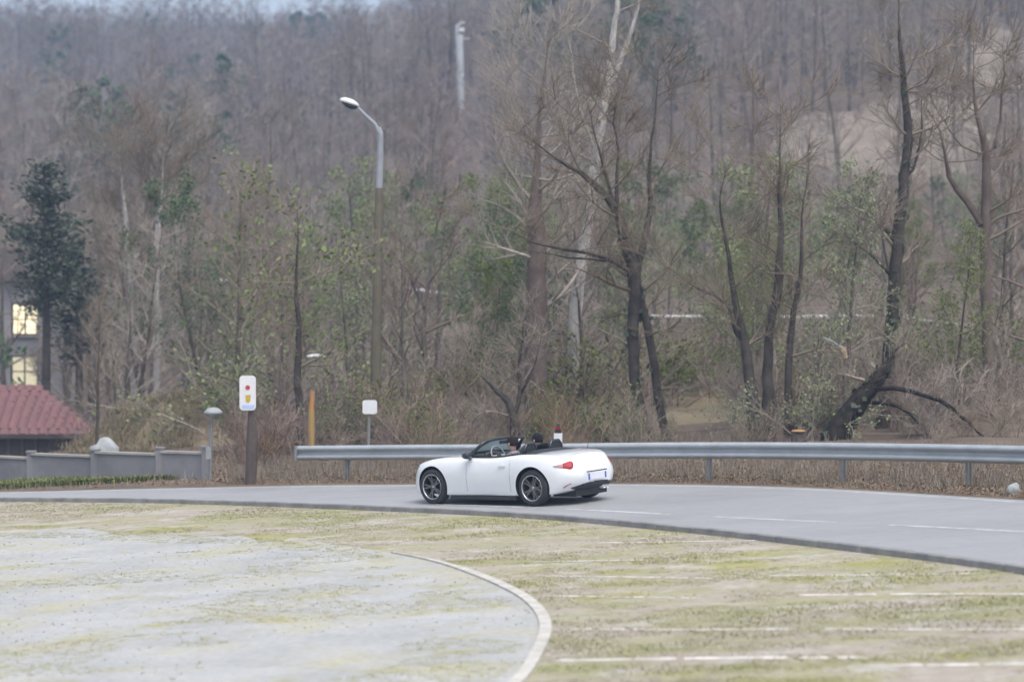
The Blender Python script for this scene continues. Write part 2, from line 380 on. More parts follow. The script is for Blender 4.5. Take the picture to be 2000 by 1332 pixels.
def offset(p, d):
    t = np.gradient(p[:, :2], axis=0); t /= np.linalg.norm(t, axis=1)[:, None]
    return p[:, :2] + np.stack([-t[:, 1], t[:, 0]], 1) * d
ribbon('road_edge_line', offset(far_p, .22), offset(far_p, .32), M['white_line'], ROAD_Z + .004)
CENTRE = [(11.2, 25.5), (9.0, 29.2), (7.1, 31.7), (5.2, 33.9), (3.2, 36.1), (1.6, 38.0), (.62, 39.05), (-.6, 40.3), (-2.2, 41.7)]
cen_p, cs = polyline(CENTRE, .1)
mk = MB(); s = 0.3
while s < cs[-1] - .5:
    e = min(s + 2.6, cs[-1]); idx = np.where((cs >= s) & (cs <= e))[0]
    if len(idx) > 2:
        seg = cen_p[idx]; A = offset(seg, -.06); B = offset(seg, .06)
        vs = [(a[0], a[1], Tz(*a) + ROAD_Z + .004) for a in A] + [(a[0], a[1], Tz(*a) + ROAD_Z + .004) for a in B]; n = len(A)
        mk.add(vs, [(k, k + 1, n + k + 1, n + k) for k in range(n - 1)])
    s += 3.5
tag(mk.build('centre_line_dashes', M['white_line']), kind='structure')

# kerb: stones a metre long between road and grass
kerb_root = bpy.data.objects.new('kerb', None); COL.objects.link(kerb_root); kerb_root['kind'] = 'structure'
kp, ks = polyline(KERB, 1.0)
for k in range(len(kp) - 1):
    a, b = kp[k], kp[k + 1]
    d = b - a; L_ = float(np.hypot(*d[:2])); rz = math.atan2(d[1], d[0])
    if k == 0:
        bm = bmesh.new(); bmesh.ops.create_cube(bm, size=1); bmesh.ops.scale(bm, vec=(1.0, .14, .30), verts=bm.verts)
        bmesh.ops.bevel(bm, geom=bm.edges[:], offset=.012, segments=1, affect='EDGES')
        stone_me = bpy.data.meshes.new('kerbstone'); bm.to_mesh(stone_me); bm.free(); stone_me.materials.append(M['kerb'])
    o = link('kerbstone', stone_me, None, kerb_root)
    m_ = (a + b) / 2
    o.location = (m_[0], m_[1], Tz(m_[0], m_[1]) - .06 + rnd.uniform(-.004, .004))
    o.rotation_euler = (0, -math.atan(SLOPE * d[0] / L_), rz); o.scale = (L_ - .012, 1, 1)

# worn parking surface with its pale curved edging
ARC = [(-7.5, 7), (-3.4, 13), (-1.35, 17.2), (-.42, 19.6), (.05, 21.5), (.26, 23.2), (.37, 25.0), (.27, 26.7), (0, 28.3), (-.55, 30.4), (-1.16, 32.1), (-1.9, 33.6)]
arc_p, _ = polyline(ARC, .15)
lot_far = [(-3.2, 35.6), (-5.1, 37.5), (-9.2, 40.4), (-16, 42.5), (-24, 44)]
lf, _ = polyline([tuple(arc_p[-1])] + lot_far, .3)
edge = np.concatenate([arc_p[:, :2], lf[1:, :2]])
inner = edge - np.array([26.0, 0]) * 1.0
inner[:, 0] = -30; inner[:, 1] = np.linspace(2, 43, len(inner))
rgh = np.array([[0, .38 * math.sin(p[0] * 1.5 + 1) * math.sin(p[0] * .6) + .22 * math.sin(p[0] * 4.3 + 2) + .12 * math.sin(p[0] * 9.7) + rnd.uniform(-.06, .06)] for p in edge]); rgh[:len(arc_p)] = 0
ring = [tuple(p) for p in (edge + rgh)] + [(-30, 44.5), (-30, 6)]
bm = bmesh.new(); bvs = [bm.verts.new((p[0], p[1], Tz(*p) + .005)) for p in ring]
bes = [bm.edges.new((bvs[k], bvs[(k + 1) % len(bvs)])) for k in range(len(bvs))]
bmesh.ops.triangle_fill(bm, edges=bes, use_beauty=True, normal=(0, 0, 1)); lot_me = bpy.data.meshes.new('parking_lot'); bm.to_mesh(lot_me); bm.free(); lot_me.materials.append(M['lot'])
tag(link('parking_lot', lot_me), kind='structure')
ew = MB(); vis = arc_p[:-2]
A = offset(vis, -.066); B = offset(vis, .066); n = len(A)
taper = np.clip((len(vis) - np.arange(len(vis))) / 22, .25, 1)[:, None]
mid = (A + B) / 2; A = mid + (A - mid) * taper; B = mid + (B - mid) * taper
vs = []
for h in (-.04, .03):
    vs += [(p[0], p[1], Tz(*p) + h) for p in A] + [(p[0], p[1], Tz(*p) + h) for p in B]
fs = []
for k in range(n - 1):
    fs += [(2 * n + k, 2 * n + k + 1, 3 * n + k + 1, 3 * n + k), (k, k + 1, 2 * n + k + 1, 2 * n + k), (n + k + 1, n + k, 3 * n + k, 3 * n + k + 1)]
ew.add(vs, fs)
tag(ew.build('lot_edging', M['edging']), kind='structure')

# worn bay lines painted across the mossy gravel
bl = MB()
for (u0, u1, v_, w_) in ((1160, 1480, 1058, .09), (1040, 1260, 1096, .07), (1060, 1420, 1130, .07), (1500, 2080, 1120, .06), (1080, 1360, 1168, .07), (1560, 2100, 1166, .11), (1110, 1560, 1226, .10), (1600, 2100, 1226, .08), (1085, 1700, 1291, .13), (1740, 2100, 1296, .13)):
    n = 40; us = np.linspace(u0, u1, n); A = []; B = []
    for k, u in enumerate(us):
        vv_ = v_ + 5 * math.sin((u - u0) / 300 + v_) ; yy = CAM_H * F / (vv_ - 589 + SLOPE * (u - 1000)); xx = (u - 1000) / F * yy
        w = w_ * rnd.uniform(.45, 1.15) * (0.15 if k in (0, n - 1) else 1)
        A.append((xx, yy - w / 2, Tz(xx, yy) + .006)); B.append((xx, yy + w / 2, Tz(xx, yy) + .006))
    bl.add(A + B, [(k, k + 1, n + k + 1, n + k) for k in range(n - 1) if rnd.random() < .93])
tag(bl.build('bay_lines', material('worn_bay_paint', (.50, .46, .41), (.78, .74, .69), scale=2.2, rough=.9, lo=.32, hi=.5, speck=.2)), kind='structure')

# ------------------------------------------------------------------ guardrail
RAIL = [(-4.55, 48.6), (-2.1, 46.9), (0, 45.35), (2.9, 43.4), (5.55, 41.1), (8.5, 37.7), (10.6, 34.4), (13.6, 29.2), (16.5, 24)]
rail_p, rs_ = polyline(RAIL, .25)
gr = empty('guardrail', (0, 45.35, Tz(0, 45.35)), 'long grey steel guardrail running along the far side of the road', 'guardrail')
g0 = Vector(gr.location)
prof = [(0.0, -.155), (.02, -.15), (.075, -.115), (.083, -.09), (.075, -.065), (.012, -.02), (.005, 0), (.012, .02), (.075, .065), (.083, .09), (.075, .115), (.02, .15), (0.0, .155)]
RZ = .605
nrm = offset(rail_p, 1.0) - rail_p[:, :2]      # left of travel; travel runs to the right and towards us
if nrm[20][1] > 0: nrm = -nrm                   # towards the road
def beam(i0, i1, lap):
    b = MB(); vs = []; idx = list(range(i0, i1 + 1)); m = len(prof)
    for thick in (0.0, -.006):
        for i in idx:
            p = rail_p[i]; z = Tz(p[0], p[1]) + RZ; nv = nrm[i]
            for (d, h) in prof:
                vs.append((p[0] + nv[0] * (d + thick + lap) - g0.x, p[1] + nv[1] * (d + thick + lap) - g0.y, z + h - g0.z))
    k = len(idx); fs = []
    for a in range(k - 1):
        for q in range(m - 1):
            fs.append((a * m + q, (a + 1) * m + q, (a + 1) * m + q + 1, a * m + q + 1))
            o_ = k * m; fs.append((o_ + a * m + q, o_ + a * m + q + 1, o_ + (a + 1) * m + q + 1, o_ + (a + 1) * m + q))
        fs.append((a * m, k * m + a * m, k * m + (a + 1) * m, (a + 1) * m)); fs.append((a * m + m - 1, (a + 1) * m + m - 1, k * m + (a + 1) * m + m - 1, k * m + a * m + m - 1))
    b.add(vs, fs); return b
i = 0; j = 0
while i < len(rail_p) - 2:
    e = min(i + 17, len(rail_p) - 1)
    beam(i, e, .004 * (j % 2)).build('beam', M['galv'], gr, smooth=False); i = e - 1; j += 1
# rounded end piece
tb = MB(); p = rail_p[0]; d0 = (rail_p[0] - rail_p[1])[:2]; d0 = d0 / np.linalg.norm(d0)
for h0, h1 in ((-.155, .155),):
    vs = []
    for th in np.linspace(0, math.pi, 9):
        q = p[:2] + d0 * .09 * math.sin(th) + nrm[0] * (.04 + .045 * math.cos(th)) 
        vs += [(q[0] - g0.x, q[1] - g0.y, Tz(*p[:2]) + RZ + h0 - g0.z), (q[0] - g0.x, q[1] - g0.y, Tz(*p[:2]) + RZ + h1 - g0.z)]
    tb.add(vs, [(2 * k, 2 * k + 2, 2 * k + 3, 2 * k + 1) for k in range(8)])
tb.build('end_cap', M['galv'], gr)
post_me = MB().box((0, 0, .32), (.055, .12, 1.0)).box((.0, .0, .32), (.12, .012, .98)).mesh('post', M['galv_post'])
s = 1.35
while s < rs_[-1]:
    i = int(s / rs_[-1] * (len(rail_p) - 1)); p = rail_p[i]; nv = nrm[i]
    o = link('post', post_me, None, gr); o.location = Vector((p[0] - nv[0] * .075, p[1] - nv[1] * .075, Tz(p[0], p[1]) - .12)) - g0
    o.rotation_euler = (0, 0, math.atan2(nv[1], nv[0]) + math.pi / 2)
    s += 2.95

# ------------------------------------------------------------------ trees: generators
class Tree:
    """chains of tapering tubes; trunk and crown kept apart"""
    def __init__(s, seed): s.q = random.Random(seed); s.trunk = MB(); s.crown = MB(); s.leaves = MB()
    def wobble(s, p, d, L, r0, r1, n, w, up=0.0):
        pts = [p.copy()]; rs = [r0]; d = d.normalized()
        for k in range(n):
            d = (d + Vector((s.q.gauss(0, w), s.q.gauss(0, w), s.q.gauss(0, w) + up))).normalized()
            p = p + d * (L / n); pts.append(p.copy()); rs.append(r0 + (r1 - r0) * (k + 1) / n)
        return pts, rs, d
    def side(s, d, ang):
        a = d.orthogonal().normalized(); a.rotate(Matrix.Rotation(s.q.uniform(0, 6.283), 3, d))
        return (d * math.cos(ang) + a * math.sin(ang)).normalized()
    def twigs(s, pts, rs, n, L, r=.006, leaf=0, ls=.1):
        q = s.q
        for _ in range(n):
            t = q.uniform(.15, 1) * (len(pts) - 1); i = min(int(t), len(pts) - 2); p = pts[i].lerp(pts[i + 1], t - i)
            d = (pts[i + 1] - pts[i]).normalized(); d = s.side(d, q.uniform(.4, 1.0)); d.z += .25
            l = L * q.uniform(.5, 1.25)
            a, b, _ = s.wobble(p, d, l, r, r * .45, 2, .22)
            s.crown.tube(a, b, 3, False)
            for _k in range(leaf): s.leaf(a[1].lerp(a[2], q.uniform(-.3, 1.0)) + Vector((q.gauss(0, .07), q.gauss(0, .07), q.gauss(0, .07))), ls)
    def leaf(s, p, ls):
        q = s.q; n = Vector((q.gauss(0, 1), q.gauss(0, 1), q.gauss(0, 1) + .4)).normalized(); a = n.orthogonal().normalized(); b = n.cross(a); l = ls * q.uniform(.6, 1.3)
        s.leaves.add([p - a * l * .5, p - b * l * .32, p + a * l * .5, p + b * l * .32], [(0, 1, 2, 3)])
    def limb(s, p, d, L, r, subs, tw, tl, leaf=0, ls=.1, up=.05, tr=.006):
        q = s.q
        a, b, _ = s.wobble(p, d, L, r, max(.008, r * .22), 5, .13, up); s.crown.tube(a, b, 4, False)
        for k in range(subs):
            t = q.uniform(.25, 1) * 5; i = min(int(t), 4); pp = a[i].lerp(a[i + 1], t - i); dd = s.side((a[i + 1] - a[i]).normalized(), q.uniform(.5, .95)); dd.z += .15
            l = L * q.uniform(.25, .5)
            a2, b2, _ = s.wobble(pp, dd, l, b[i] * .55, .007, 3, .16, up); s.crown.tube(a2, b2, 3, False)
            s.twigs(a2, b2, tw, tl, tr, leaf, ls)
        s.twigs(a[2:], b[2:], tw, tl, tr, leaf, ls)

def bare_tree(seed, H=10.0, r=.13, limbs=20, subs=6, tw=6, spread=.36, low=.22, leaf=0, ls=.1, lean=.04, twig='twig', leafm='leaf', tr=.006, rise=.65):
    t = Tree(seed); q = t.q
    pts, rs, _ = t.wobble(Vector((0, 0, -.3)), Vector((q.gauss(0, lean), q.gauss(0, lean), 1)), H * .93, r, r * .12, 9, .05, .06)
    t.trunk.tube(pts, rs, 7, False)
    for k in range(limbs):
        f_ = low + (1 - low) * (k + q.random()) / limbs
        x = f_ * 9; i = min(int(x), 8); p = pts[i].lerp(pts[i + 1], x - i)
        d = Vector((math.cos(k * 2.4 + q.random()), math.sin(k * 2.4 + q.random()), q.uniform(rise - .35, rise + .45)))
        L = H * spread * (1.15 - f_ * .8) * q.uniform(.6, 1.1)
        t.limb(p, d, L, max(.015, rs[i] * q.uniform(.35, .6)), subs, tw, H * .055, leaf, ls, .06, tr)
    tm = t.trunk.mesh('trunk', M['bark'])
    c = t.crown; nb = len(c.f); c.mi = 1; c.add(t.leaves.v, t.leaves.f)
    cm = c.mesh('crown', [M[twig], M[leafm]]); cm['tw'] = twig
    return tm, cm, H

def bush(seed, H=2.2, stems=9, leaf=0, twig='twig', leafm='leaf', ls=.08):
    t = Tree(seed); q = t.q
    for k in range(stems):
        d = Vector((q.gauss(0, .4), q.gauss(0, .4), 1)); p = Vector((q.gauss(0, .18), q.gauss(0, .18), -.1))
        t.limb(p, d, H * q.uniform(.6, 1.05), .02, 7, 7, H * .16, leaf, ls, .0, .005)
    c = t.crown; c.mi = 1; c.add(t.leaves.v, t.leaves.f)
    return c.mesh('bare_shrub', [M[twig], M[leafm]])

BARE = [bare_tree(11, 10, .13), bare_tree(12, 10, .11, 24, 5, 6, .3, .3), bare_tree(13, 10, .15, 18, 7, 6, .42, .25),
        bare_tree(14, 10, .10, 26, 5, 6, .26, .18, twig='twig_red'), bare_tree(15, 10, .12, 20, 6, 6, .34, .4), bare_tree(16, 10, .14, 22, 6, 6, .38, .15, twig='twig_red')]
LEAFY = [bare_tree(21, 9, .12, 20, 6, 6, .38, .2, 6, .11), bare_tree(22, 9, .12, 20, 6, 6, .42, .12, 6, .115, leafm='leaf_deep'), bare_tree(23, 9, .11, 22, 5, 6, .33, .25, 4, .11)]
M['brush'] = material('warm_brush_twig', (.25, .185, .135), (.32, .25, .19), scale=1.2, rough=1, rnd_v=.25, coords='object', spec=.1)
BUSH = [bush(31, twig='brush'), bush(32, 2.2, 12), bush(33, 2.2, 9, twig='twig_red'), bush(34, 2.2, 10, 2, leafm='leaf', ls=.09)]

# ------------------------------------------------------------------ the trees one can tell apart
def traced_tree(name, label, D, chains, bark, seed, ntw=60, tl=.7, limbs=10, limbL=2.0, leaf=0, leafm='leaf', ls=.12, ground=True, cat='tree', twig='twig', ivy=0):
    """chains: lists of (u, v, width px, depth shift m); the first begins at the foot"""
    t = Tree(seed); q = t.q
    u0, v0, w0 = chains[0][0][:3]
    foot = at(u0, v0, D); gz = Tz(foot.x, D); loc = Vector((foot.x, D, gz))
    root = empty(name, loc, label, cat)
    for ci, ch in enumerate(chains):
        pts = []; rs = []
        for k, c in enumerate(ch):
            dy = c[3] if len(c) > 3 else 0
            pts.append(at(c[0], c[1], D + dy) - loc); rs.append(max(.008, c[2] / F * D / 2))
        if ci == 0 and ground:
            if pts[0].z > .05: pts.insert(0, Vector((pts[0].x * .9, pts[0].y, -.25))); rs.insert(0, rs[0] * 1.2)
            else: pts[0].z = -.25
        tip = (pts[-1] - pts[-2]).normalized() * (22 * rs[-1]) + Vector((q.gauss(0, .05), q.gauss(0, .1), .1)); pts.append(pts[-1] + tip * .6); rs.append(rs[-1] * .5); pts.append(pts[-2] + tip * 1.6 + Vector((q.gauss(0, .12), 0, 0))); rs.append(.007)
        if name in ('tree_stump', 'broken_sapling') or (name == 'leaning_tree' and ci == 0): del pts[-2:]; del rs[-2:]
        # smooth the chain
        A = np.array([list(p) + [r_] for p, r_ in zip(pts, rs)])
        s_, _ = polyline(A, .35)
        pp = [Vector(x[:3]) + Vector((q.gauss(0, .012), q.gauss(0, .02), 0)) for x in s_]; rr = [float(x[3]) for x in s_]
        mb = MB(); mb.tube(pp, rr, 8 if ci == 0 else 6, True)
        mb.build('trunk' if ci == 0 else 'bough', M[bark], root, smooth=True)
        if len(pp) > 3:
            n = max(1, int(ntw * len(pp) / 9)); t.twigs(pp[len(pp) // 4:], rr[len(pp) // 4:], n, tl, .008, leaf, ls)
            for k in range(max(1, int(limbs * len(pp) / 13)) if limbs else 0):
                i = int(len(pp) * (.3 + .68 * q.random() ** .7))
                d = Vector((q.choice((-1, 1)) * q.uniform(.4, 1), q.gauss(0, .6), q.uniform(.1, .9)))
                t.limb(pp[i], d, limbL * q.uniform(.5, 1.1), max(.012, rr[i] * .35), 6, 6, tl, leaf, ls)
        if ivy and max(rr) > .12:
            iv = MB()
            for k in range(int(ivy * len(pp))):
                i = q.randrange(0, len(pp)); a = q.uniform(0, 6.28); rad = rr[i] * q.uniform(.95, 1.5)
                if rr[i] < .085: continue
                c = pp[i] + Vector((math.cos(a) * rad, math.sin(a) * rad, q.uniform(-.15, .15)))
                nv = Vector((math.cos(a) + q.gauss(0, .4), math.sin(a) + q.gauss(0, .4), q.gauss(0, .5) + .3)).normalized(); x = nv.orthogonal().normalized(); y = nv.cross(x); l = q.uniform(.05, .1)
                iv.add([c - x * l, c - y * l, c + x * l, c + y * l], [(0, 1, 2, 3)])
            iv.build('ivy', M['ivy'], root)
    c = t.crown; c.mi = 1; c.add(t.leaves.v, t.leaves.f)
    if c.f: link('crown', c.mesh('crown', [M[twig], M[leafm]]), None, root)
    return root

traced_tree('birch_tree', 'tall pale silvery trunk leaning slightly right, forked high up, behind the guardrail', 64,
    [[(1122, 640, 26), (1135, 520, 24), (1150, 420, 22), (1165, 300, 20), (1185, 180, 17), (1200, 60, 12), (1212, -40, 8)],
     [(1183, 190, 12), (1215, 110, 10, .5), (1240, 40, 8, .8), (1256, -50, 5, 1)], [(1165, 300, 8), (1130, 210, 6, -.6), (1118, 120, 4, -.9)]], 'bark_pale', 101, 34, .8, 6, 1.8)
traced_tree('forked_tree', 'dark twisted tree with two stems joining at a fork and boughs reaching left', 55,
    [[(1268, 880, 24), (1256, 820, 22), (1240, 740, 21), (1236, 640, 23), (1240, 545, 27), (1218, 450, 20), (1200, 405, 17), (1165, 365, 13), (1130, 335, 9), (1098, 318, 6)],
     [(1308, 880, 20), (1290, 800, 19), (1276, 700, 18), (1258, 610, 18), (1240, 545, 20)],
     [(1242, 550, 19), (1258, 470, 16, .4), (1270, 410, 13, .6), (1268, 330, 8, .7), (1278, 230, 5, .8)],
     [(1228, 530, 9), (1190, 508, 8, -.3), (1150, 495, 7, -.5), (1100, 487, 6, -.8), (1050, 476, 4, -1)],
     [(1195, 510, 6, -.3), (1150, 506, 5, -.5), (1108, 504, 4, -.6)], [(1205, 405, 9), (1204, 350, 8, .3), (1206, 300, 6, .4), (1200, 240, 4, .5)]], 'bark_dark', 102, 26, .7, 7, 1.6, ivy=2.5)
traced_tree('slender_tree', 'tall dark straight tree with ivy on its upper trunk, right of centre wood', 56,
    [[(1722, 870, 30), (1730, 760, 27), (1737, 690, 26), (1746, 560, 25), (1757, 430, 23), (1767, 330, 19), (1772, 260, 17), (1765, 170, 13), (1756, 80, 8)],
     [(1748, 470, 8), (1720, 440, 7, .3), (1684, 428, 4, .6)], [(1767, 345, 8), (1785, 330, 6, .2), (1800, 250, 4, .4)], [(1740, 540, 6), (1700, 495, 5, -.3), (1680, 485, 3, -.4)]], 'bark_dark', 103, 24, .7, 8, 1.6, ivy=3)
traced_tree('forked_tree', 'dark brown tree near the right edge with a bough kinked to the left', 57,
    [[(1936, 870, 22), (1932, 760, 21), (1928, 640, 22), (1924, 500, 21), (1926, 380, 20), (1925, 290, 15), (1908, 235, 9), (1900, 180, 5)],
     [(1918, 440, 14), (1893, 400, 13, .3), (1866, 368, 13, .4), (1850, 335, 9, .5), (1843, 300, 6, .5)], [(1940, 290, 8), (1952, 240, 6, .3), (1958, 170, 4, .4)]], 'bark_red', 104, 26, .7, 8, 1.7)
traced_tree('leaning_tree', 'thick blackish trunk leaning right above the guardrail with thin boughs arching down', 52,
    [[(1622, 885, 62), (1636, 845, 52), (1662, 805, 44), (1692, 765, 36), (1718, 735, 30), (1732, 715, 20), (1746, 693, 9), (1756, 676, 2)],
     [(1690, 765, 12), (1740, 757, 11, -.3), (1790, 768, 9, -.6), (1850, 790, 8, -.9), (1900, 835, 6, -1)],
     [(1680, 785, 9), (1740, 790, 8, .4), (1775, 805, 8, .6), (1810, 850, 6, .8)]], 'bark_black', 105, 75, .5, 10, 1.0, ivy=7)
traced_tree('multi_stem_tree', 'clump of dark brown stems fanning up from one foot behind the guardrail', 53,
    [[(1478, 880, 28), (1470, 790, 24), (1458, 690, 19), (1440, 610, 14), (1425, 520, 9), (1410, 430, 5)],
     [(1502, 880, 30), (1500, 780, 26), (1500, 690, 20), (1508, 620, 17), (1520, 560, 20), (1524, 440, 12), (1521, 360, 8)],
     [(1540, 880, 20), (1540, 780, 17), (1542, 680, 15), (1552, 600, 12), (1562, 550, 10), (1566, 450, 6)],
     [(1462, 700, 9), (1436, 640, 8, .3), (1416, 590, 6, .5), (1365, 565, 4, .7)]], 'bark_dark', 106, 34, .7, 8, 1.5)
traced_tree('thick_tree', 'broad reddish brown trunk standing straight behind the car', 60,
    [[(1048, 880, 46), (1047, 760, 44), (1047, 640, 43), (1048, 545, 40), (1050, 470, 34), (1046, 400, 26), (1050, 320, 14)]], 'bark_red', 107, 30, .9, 14, 2.2)
traced_tree('crooked_tree', 'small dark crooked tree with a forked crown just left of the thick trunk', 54,
    [[(1006, 870, 22), (1003, 820, 18), (992, 785, 14), (965, 758, 9), (945, 735, 5)], [(1005, 810, 11), (1018, 770, 9, .2), (1013, 720, 7, .3), (1022, 660, 4, .3)], [(1018, 770, 6, .2), (1036, 735, 5, .2), (1050, 690, 3, .2)]], 'bark_dark', 108, 50, .5, 8, 1.0)
traced_tree('dark_tree', 'dark thin trunk left of the ochre post, above the guardrail end', 57,
    [[(588, 880, 20), (584, 800, 17), (581, 720, 14), (584, 640, 11), (578, 560, 7), (582, 470, 4)]], 'bark_dark', 109, 60, .7, 12, 1.8, leaf=1, ls=.13)
traced_tree('pale_tree', 'pale grey trunk with sparse crown among the trees right of the conifer', 88,
    [[(262, 760, 18), (258, 640, 17), (252, 520, 15), (246, 440, 12), (240, 380, 7)], [(254, 540, 10), (275, 470, 9, .4), (280, 410, 5, .6)]], 'bark_pale', 110, 70, 1.0, 14, 2.4)
traced_tree('pale_tree', 'second pale grey trunk, taller and thinner, right of its twin', 84,
    [[(306, 770, 15), (309, 640, 14), (306, 520, 13), (312, 420, 9), (318, 340, 5)]], 'bark_pale', 111, 70, 1.0, 14, 2.4)
traced_tree('broken_sapling', 'thin broken sapling with a torn pale top left of the leaning trunk', 53,
    [[(1648, 870, 8), (1649, 780, 7), (1650, 715, 7), (1648, 690, 7)]], 'bark_red', 112, 4, .3, 1, .4, cat='sapling')
o = bpy.data.objects['broken_sapling']; lo = Vector(o.location)
MB().tube([at(1652, 700, 52.95) - lo, at(1647, 686, 52.95) - lo, at(1640, 678, 52.95) - lo], [.055, .085, .05], 7).build('torn_top', M['torn_wood'], o)
MB().tube([at(1642, 680, 52.9) - lo, at(1627, 668, 52.8) - lo, at(1610, 660, 52.7) - lo], [.03, .028, .016], 6).build('splinter', M['stone'], o)
traced_tree('tree_stump', 'dark cut stump with an orange cut face just behind the guardrail', 50, [[(1565, 885, 34), (1563, 860, 31), (1560, 842, 29)]], 'bark_dark', 113, 0, .3, 0, .3, cat='stump')
o = bpy.data.objects['tree_stump']; lo = Vector(o.location); c = at(1560, 842, 50) - lo
for ch in list(o.children):
    if ch.name.startswith('crown'): bpy.data.objects.remove(ch)
MB().lathe([(0, .03), (.12, .025), (.165, .0), (.15, -.02)], 12, 'Z', c).build('cut_face', M['cut_wood'], o)

# conifer on the left
def conifer(name, label, u, vt, D, half, seed, base=.42):
    q = random.Random(seed); x = (u - 1000) / F * D; z0 = Tz(x, D); top = at(u, vt, D).z; H = top - z0
    root = empty(name, (x, D, z0), label, 'tree')
    MB().tube([(0, 0, -.3), (.05, 0, H * .5), (.0, 0, H)], [.2, .13, .02], 8).build('trunk', M['bark_dark'], root)
    b = MB(); nd = MB()
    zz = H * base
    while zz < H * .98:
        f_ = zz / H; g_ = (f_ - base) / (1 - base); rad = half * ((1 - g_) ** .7 * min(1, .35 + 2.2 * g_)) * q.uniform(.5, 1.15) + .15
        if .60 < g_ < .68: rad *= .35
        for k in range(q.randint(4, 6)):
            a = q.uniform(0, 6.283); d = Vector((math.cos(a), math.sin(a), -.12 + .5 * f_))
            p0 = Vector((0, 0, zz)); L_ = rad * q.uniform(.55, 1.15)
            p1 = p0 + d * L_ * .6; p2 = p0 + d * L_ + Vector((0, 0, -.06 * L_))
            b.tube([p0, p1, p2], [.03, .02, .008], 3, False)
            for m_ in range(int(25 * L_) + 6):
                t = q.uniform(.2, 1.05); c = p0 + d * L_ * t + Vector((q.gauss(0, .17), q.gauss(0, .17), q.gauss(-.07, .16)))
                n = Vector((q.gauss(0, 1), q.gauss(0, 1), q.gauss(0, 1))).normalized(); x_ = (d + n * .6).normalized(); y_ = x_.cross(n).normalized(); l = q.uniform(.07, .16)
                nd.add([c - x_ * l - y_ * .03, c - x_ * l * .2 - y_ * .055, c + x_ * l, c - x_ * l * .2 + y_ * .055], [(0, 1, 2, 3)])
        zz += q.uniform(.14, .34)
    c = b; c.mi = 1; c.add(nd.v, nd.f); link('crown', c.mesh('crown', [M['bark_dark'], M['needle']]), None, root)
conifer('conifer_tree', 'tall dark green conifer at the left above the lit windows', 88, 318, 80, 2.5, 5, .54)
conifer('conifer_tree', 'shorter dark conifer beside the tall one, to its right', 152, 465, 86, 1.7, 6, .5)

# ------------------------------------------------------------------ woodland: individual trees, then the far wood
def screen(x, y): return 1000 + x / y * F
def keep_clear(u, y):
    """gaps the photograph shows: dry patch, bare slope, building, lamp"""
    if y < 74 and 1295 < u < 1400: return True
    if y < 72 and 190 < u < 440: return True
    if y < 63 and (abs(u - 1150) < 85 or abs(u - 617) < 40 or abs(u - 738) < 30): return True
    if y < 80 and (1480 < u < 1730 or 1800 < u < 1900) and y > 56: return True
    if y < 118 and u < 170: return True
    if y > 105 and (1900 < u < 2060 or 1640 < u < 1750): return True
    return False
cells = {}
def far_from_others(x, y, dmin):
    g = 4.0; cx, cy = int(x // g), int(y // g)
    for i in range(cx - 2, cx + 3):
        for j in range(cy - 2, cy + 3):
            for (a, b) in cells.get((i, j), ()):
                if (a - x) ** 2 + (b - y) ** 2 < dmin * dmin: return False
    cells.setdefault((cx, cy), []).append((x, y)); return True
GREEN = [(930, 400, 90), (1000, 430, 100), (1320, 400, 120), (1220, 430, 80), (1560, 470, 110), (1650, 480, 110), (1850, 520, 90), (1450, 470, 90), (620, 520, 45), (430, 560, 40), (700, 500, 35), (870, 470, 60)]
def greenness(u): return max([0] + [1 - abs(u - g[0]) / (g[2]) for g in GREEN])
spots = []
tries = 0
while len(spots) < 288 and tries < 20000:
    tries += 1
    y = 54 + 106 * rnd.random() ** 0.8
    half = 1060 / F * y + 2
    x = rnd.uniform(-half, half); u = screen(x, y)
    if y < 58 and rnd.random() < .5: continue
    if keep_clear(u, y) or not far_from_others(x, y, 2.0 + y * .008): continue
    spots.append((y, x, u))
spots.sort()
def where(u):
    for lim, t in ((190, 'above the red shed roof'), (420, 'over the dry earth bank'), (600, 'behind the tall white sign'), (780, 'around the tall street lamp'), (930, 'between lamp post and car'), (1110, 'behind the white car'), (1290, 'around the forked dark tree'), (1440, 'over the dry clearing'), (1600, 'around the many stemmed clump'), (1800, 'around the slender ivy tree')):
        if u < lim: return t
    return 'near the right edge'
def depth_word(y): return 'front row' if y < 78 else 'middle rows' if y < 112 else 'upper rows'
for y, x, u in spots:
    k = rnd.random(); zt = Tz(x, y)
    gl = greenness(u)
    leafy = y < 118 and k < .95 * gl ** .5
    frac = u / 2000.0
    vtop = rnd.uniform(300, 520) - 150 * sm(frac) * rnd.random() + (0 if u > 250 else 60)
    if leafy: vtop = rnd.uniform(300, 500)
    ztop = CAM_H + (589 - vtop) / F * y
    H = min(13.0, max(4.0, ztop - zt))
    tm, cm, H0 = rnd.choice(LEAFY) if leafy else rnd.choice(BARE)
    o = empty('leafing_tree' if leafy else 'bare_tree', (x, y, zt - .05),
              ('%s tree with olive green young leaves, %s, %s' % ('tall' if H > 8 else 'low', depth_word(y), where(u))) if leafy else ('%s bare %s tree, %s of the hillside thicket, %s' % ('tall' if H > 8.5 else 'short', 'reddish' if 'twig_red' in cm.get('tw', '') else 'grey-brown', depth_word(y), where(u))), 'tree',
              'young green trees in the thicket' if leafy else 'bare trees of the hillside thicket', rnd.uniform(0, 6.283))
    s_ = H / H0; o.scale = (s_ * rnd.uniform(.85, 1.15),) * 2 + (s_,)
    link('trunk', tm, None, o); link('crown', cm, None, o)

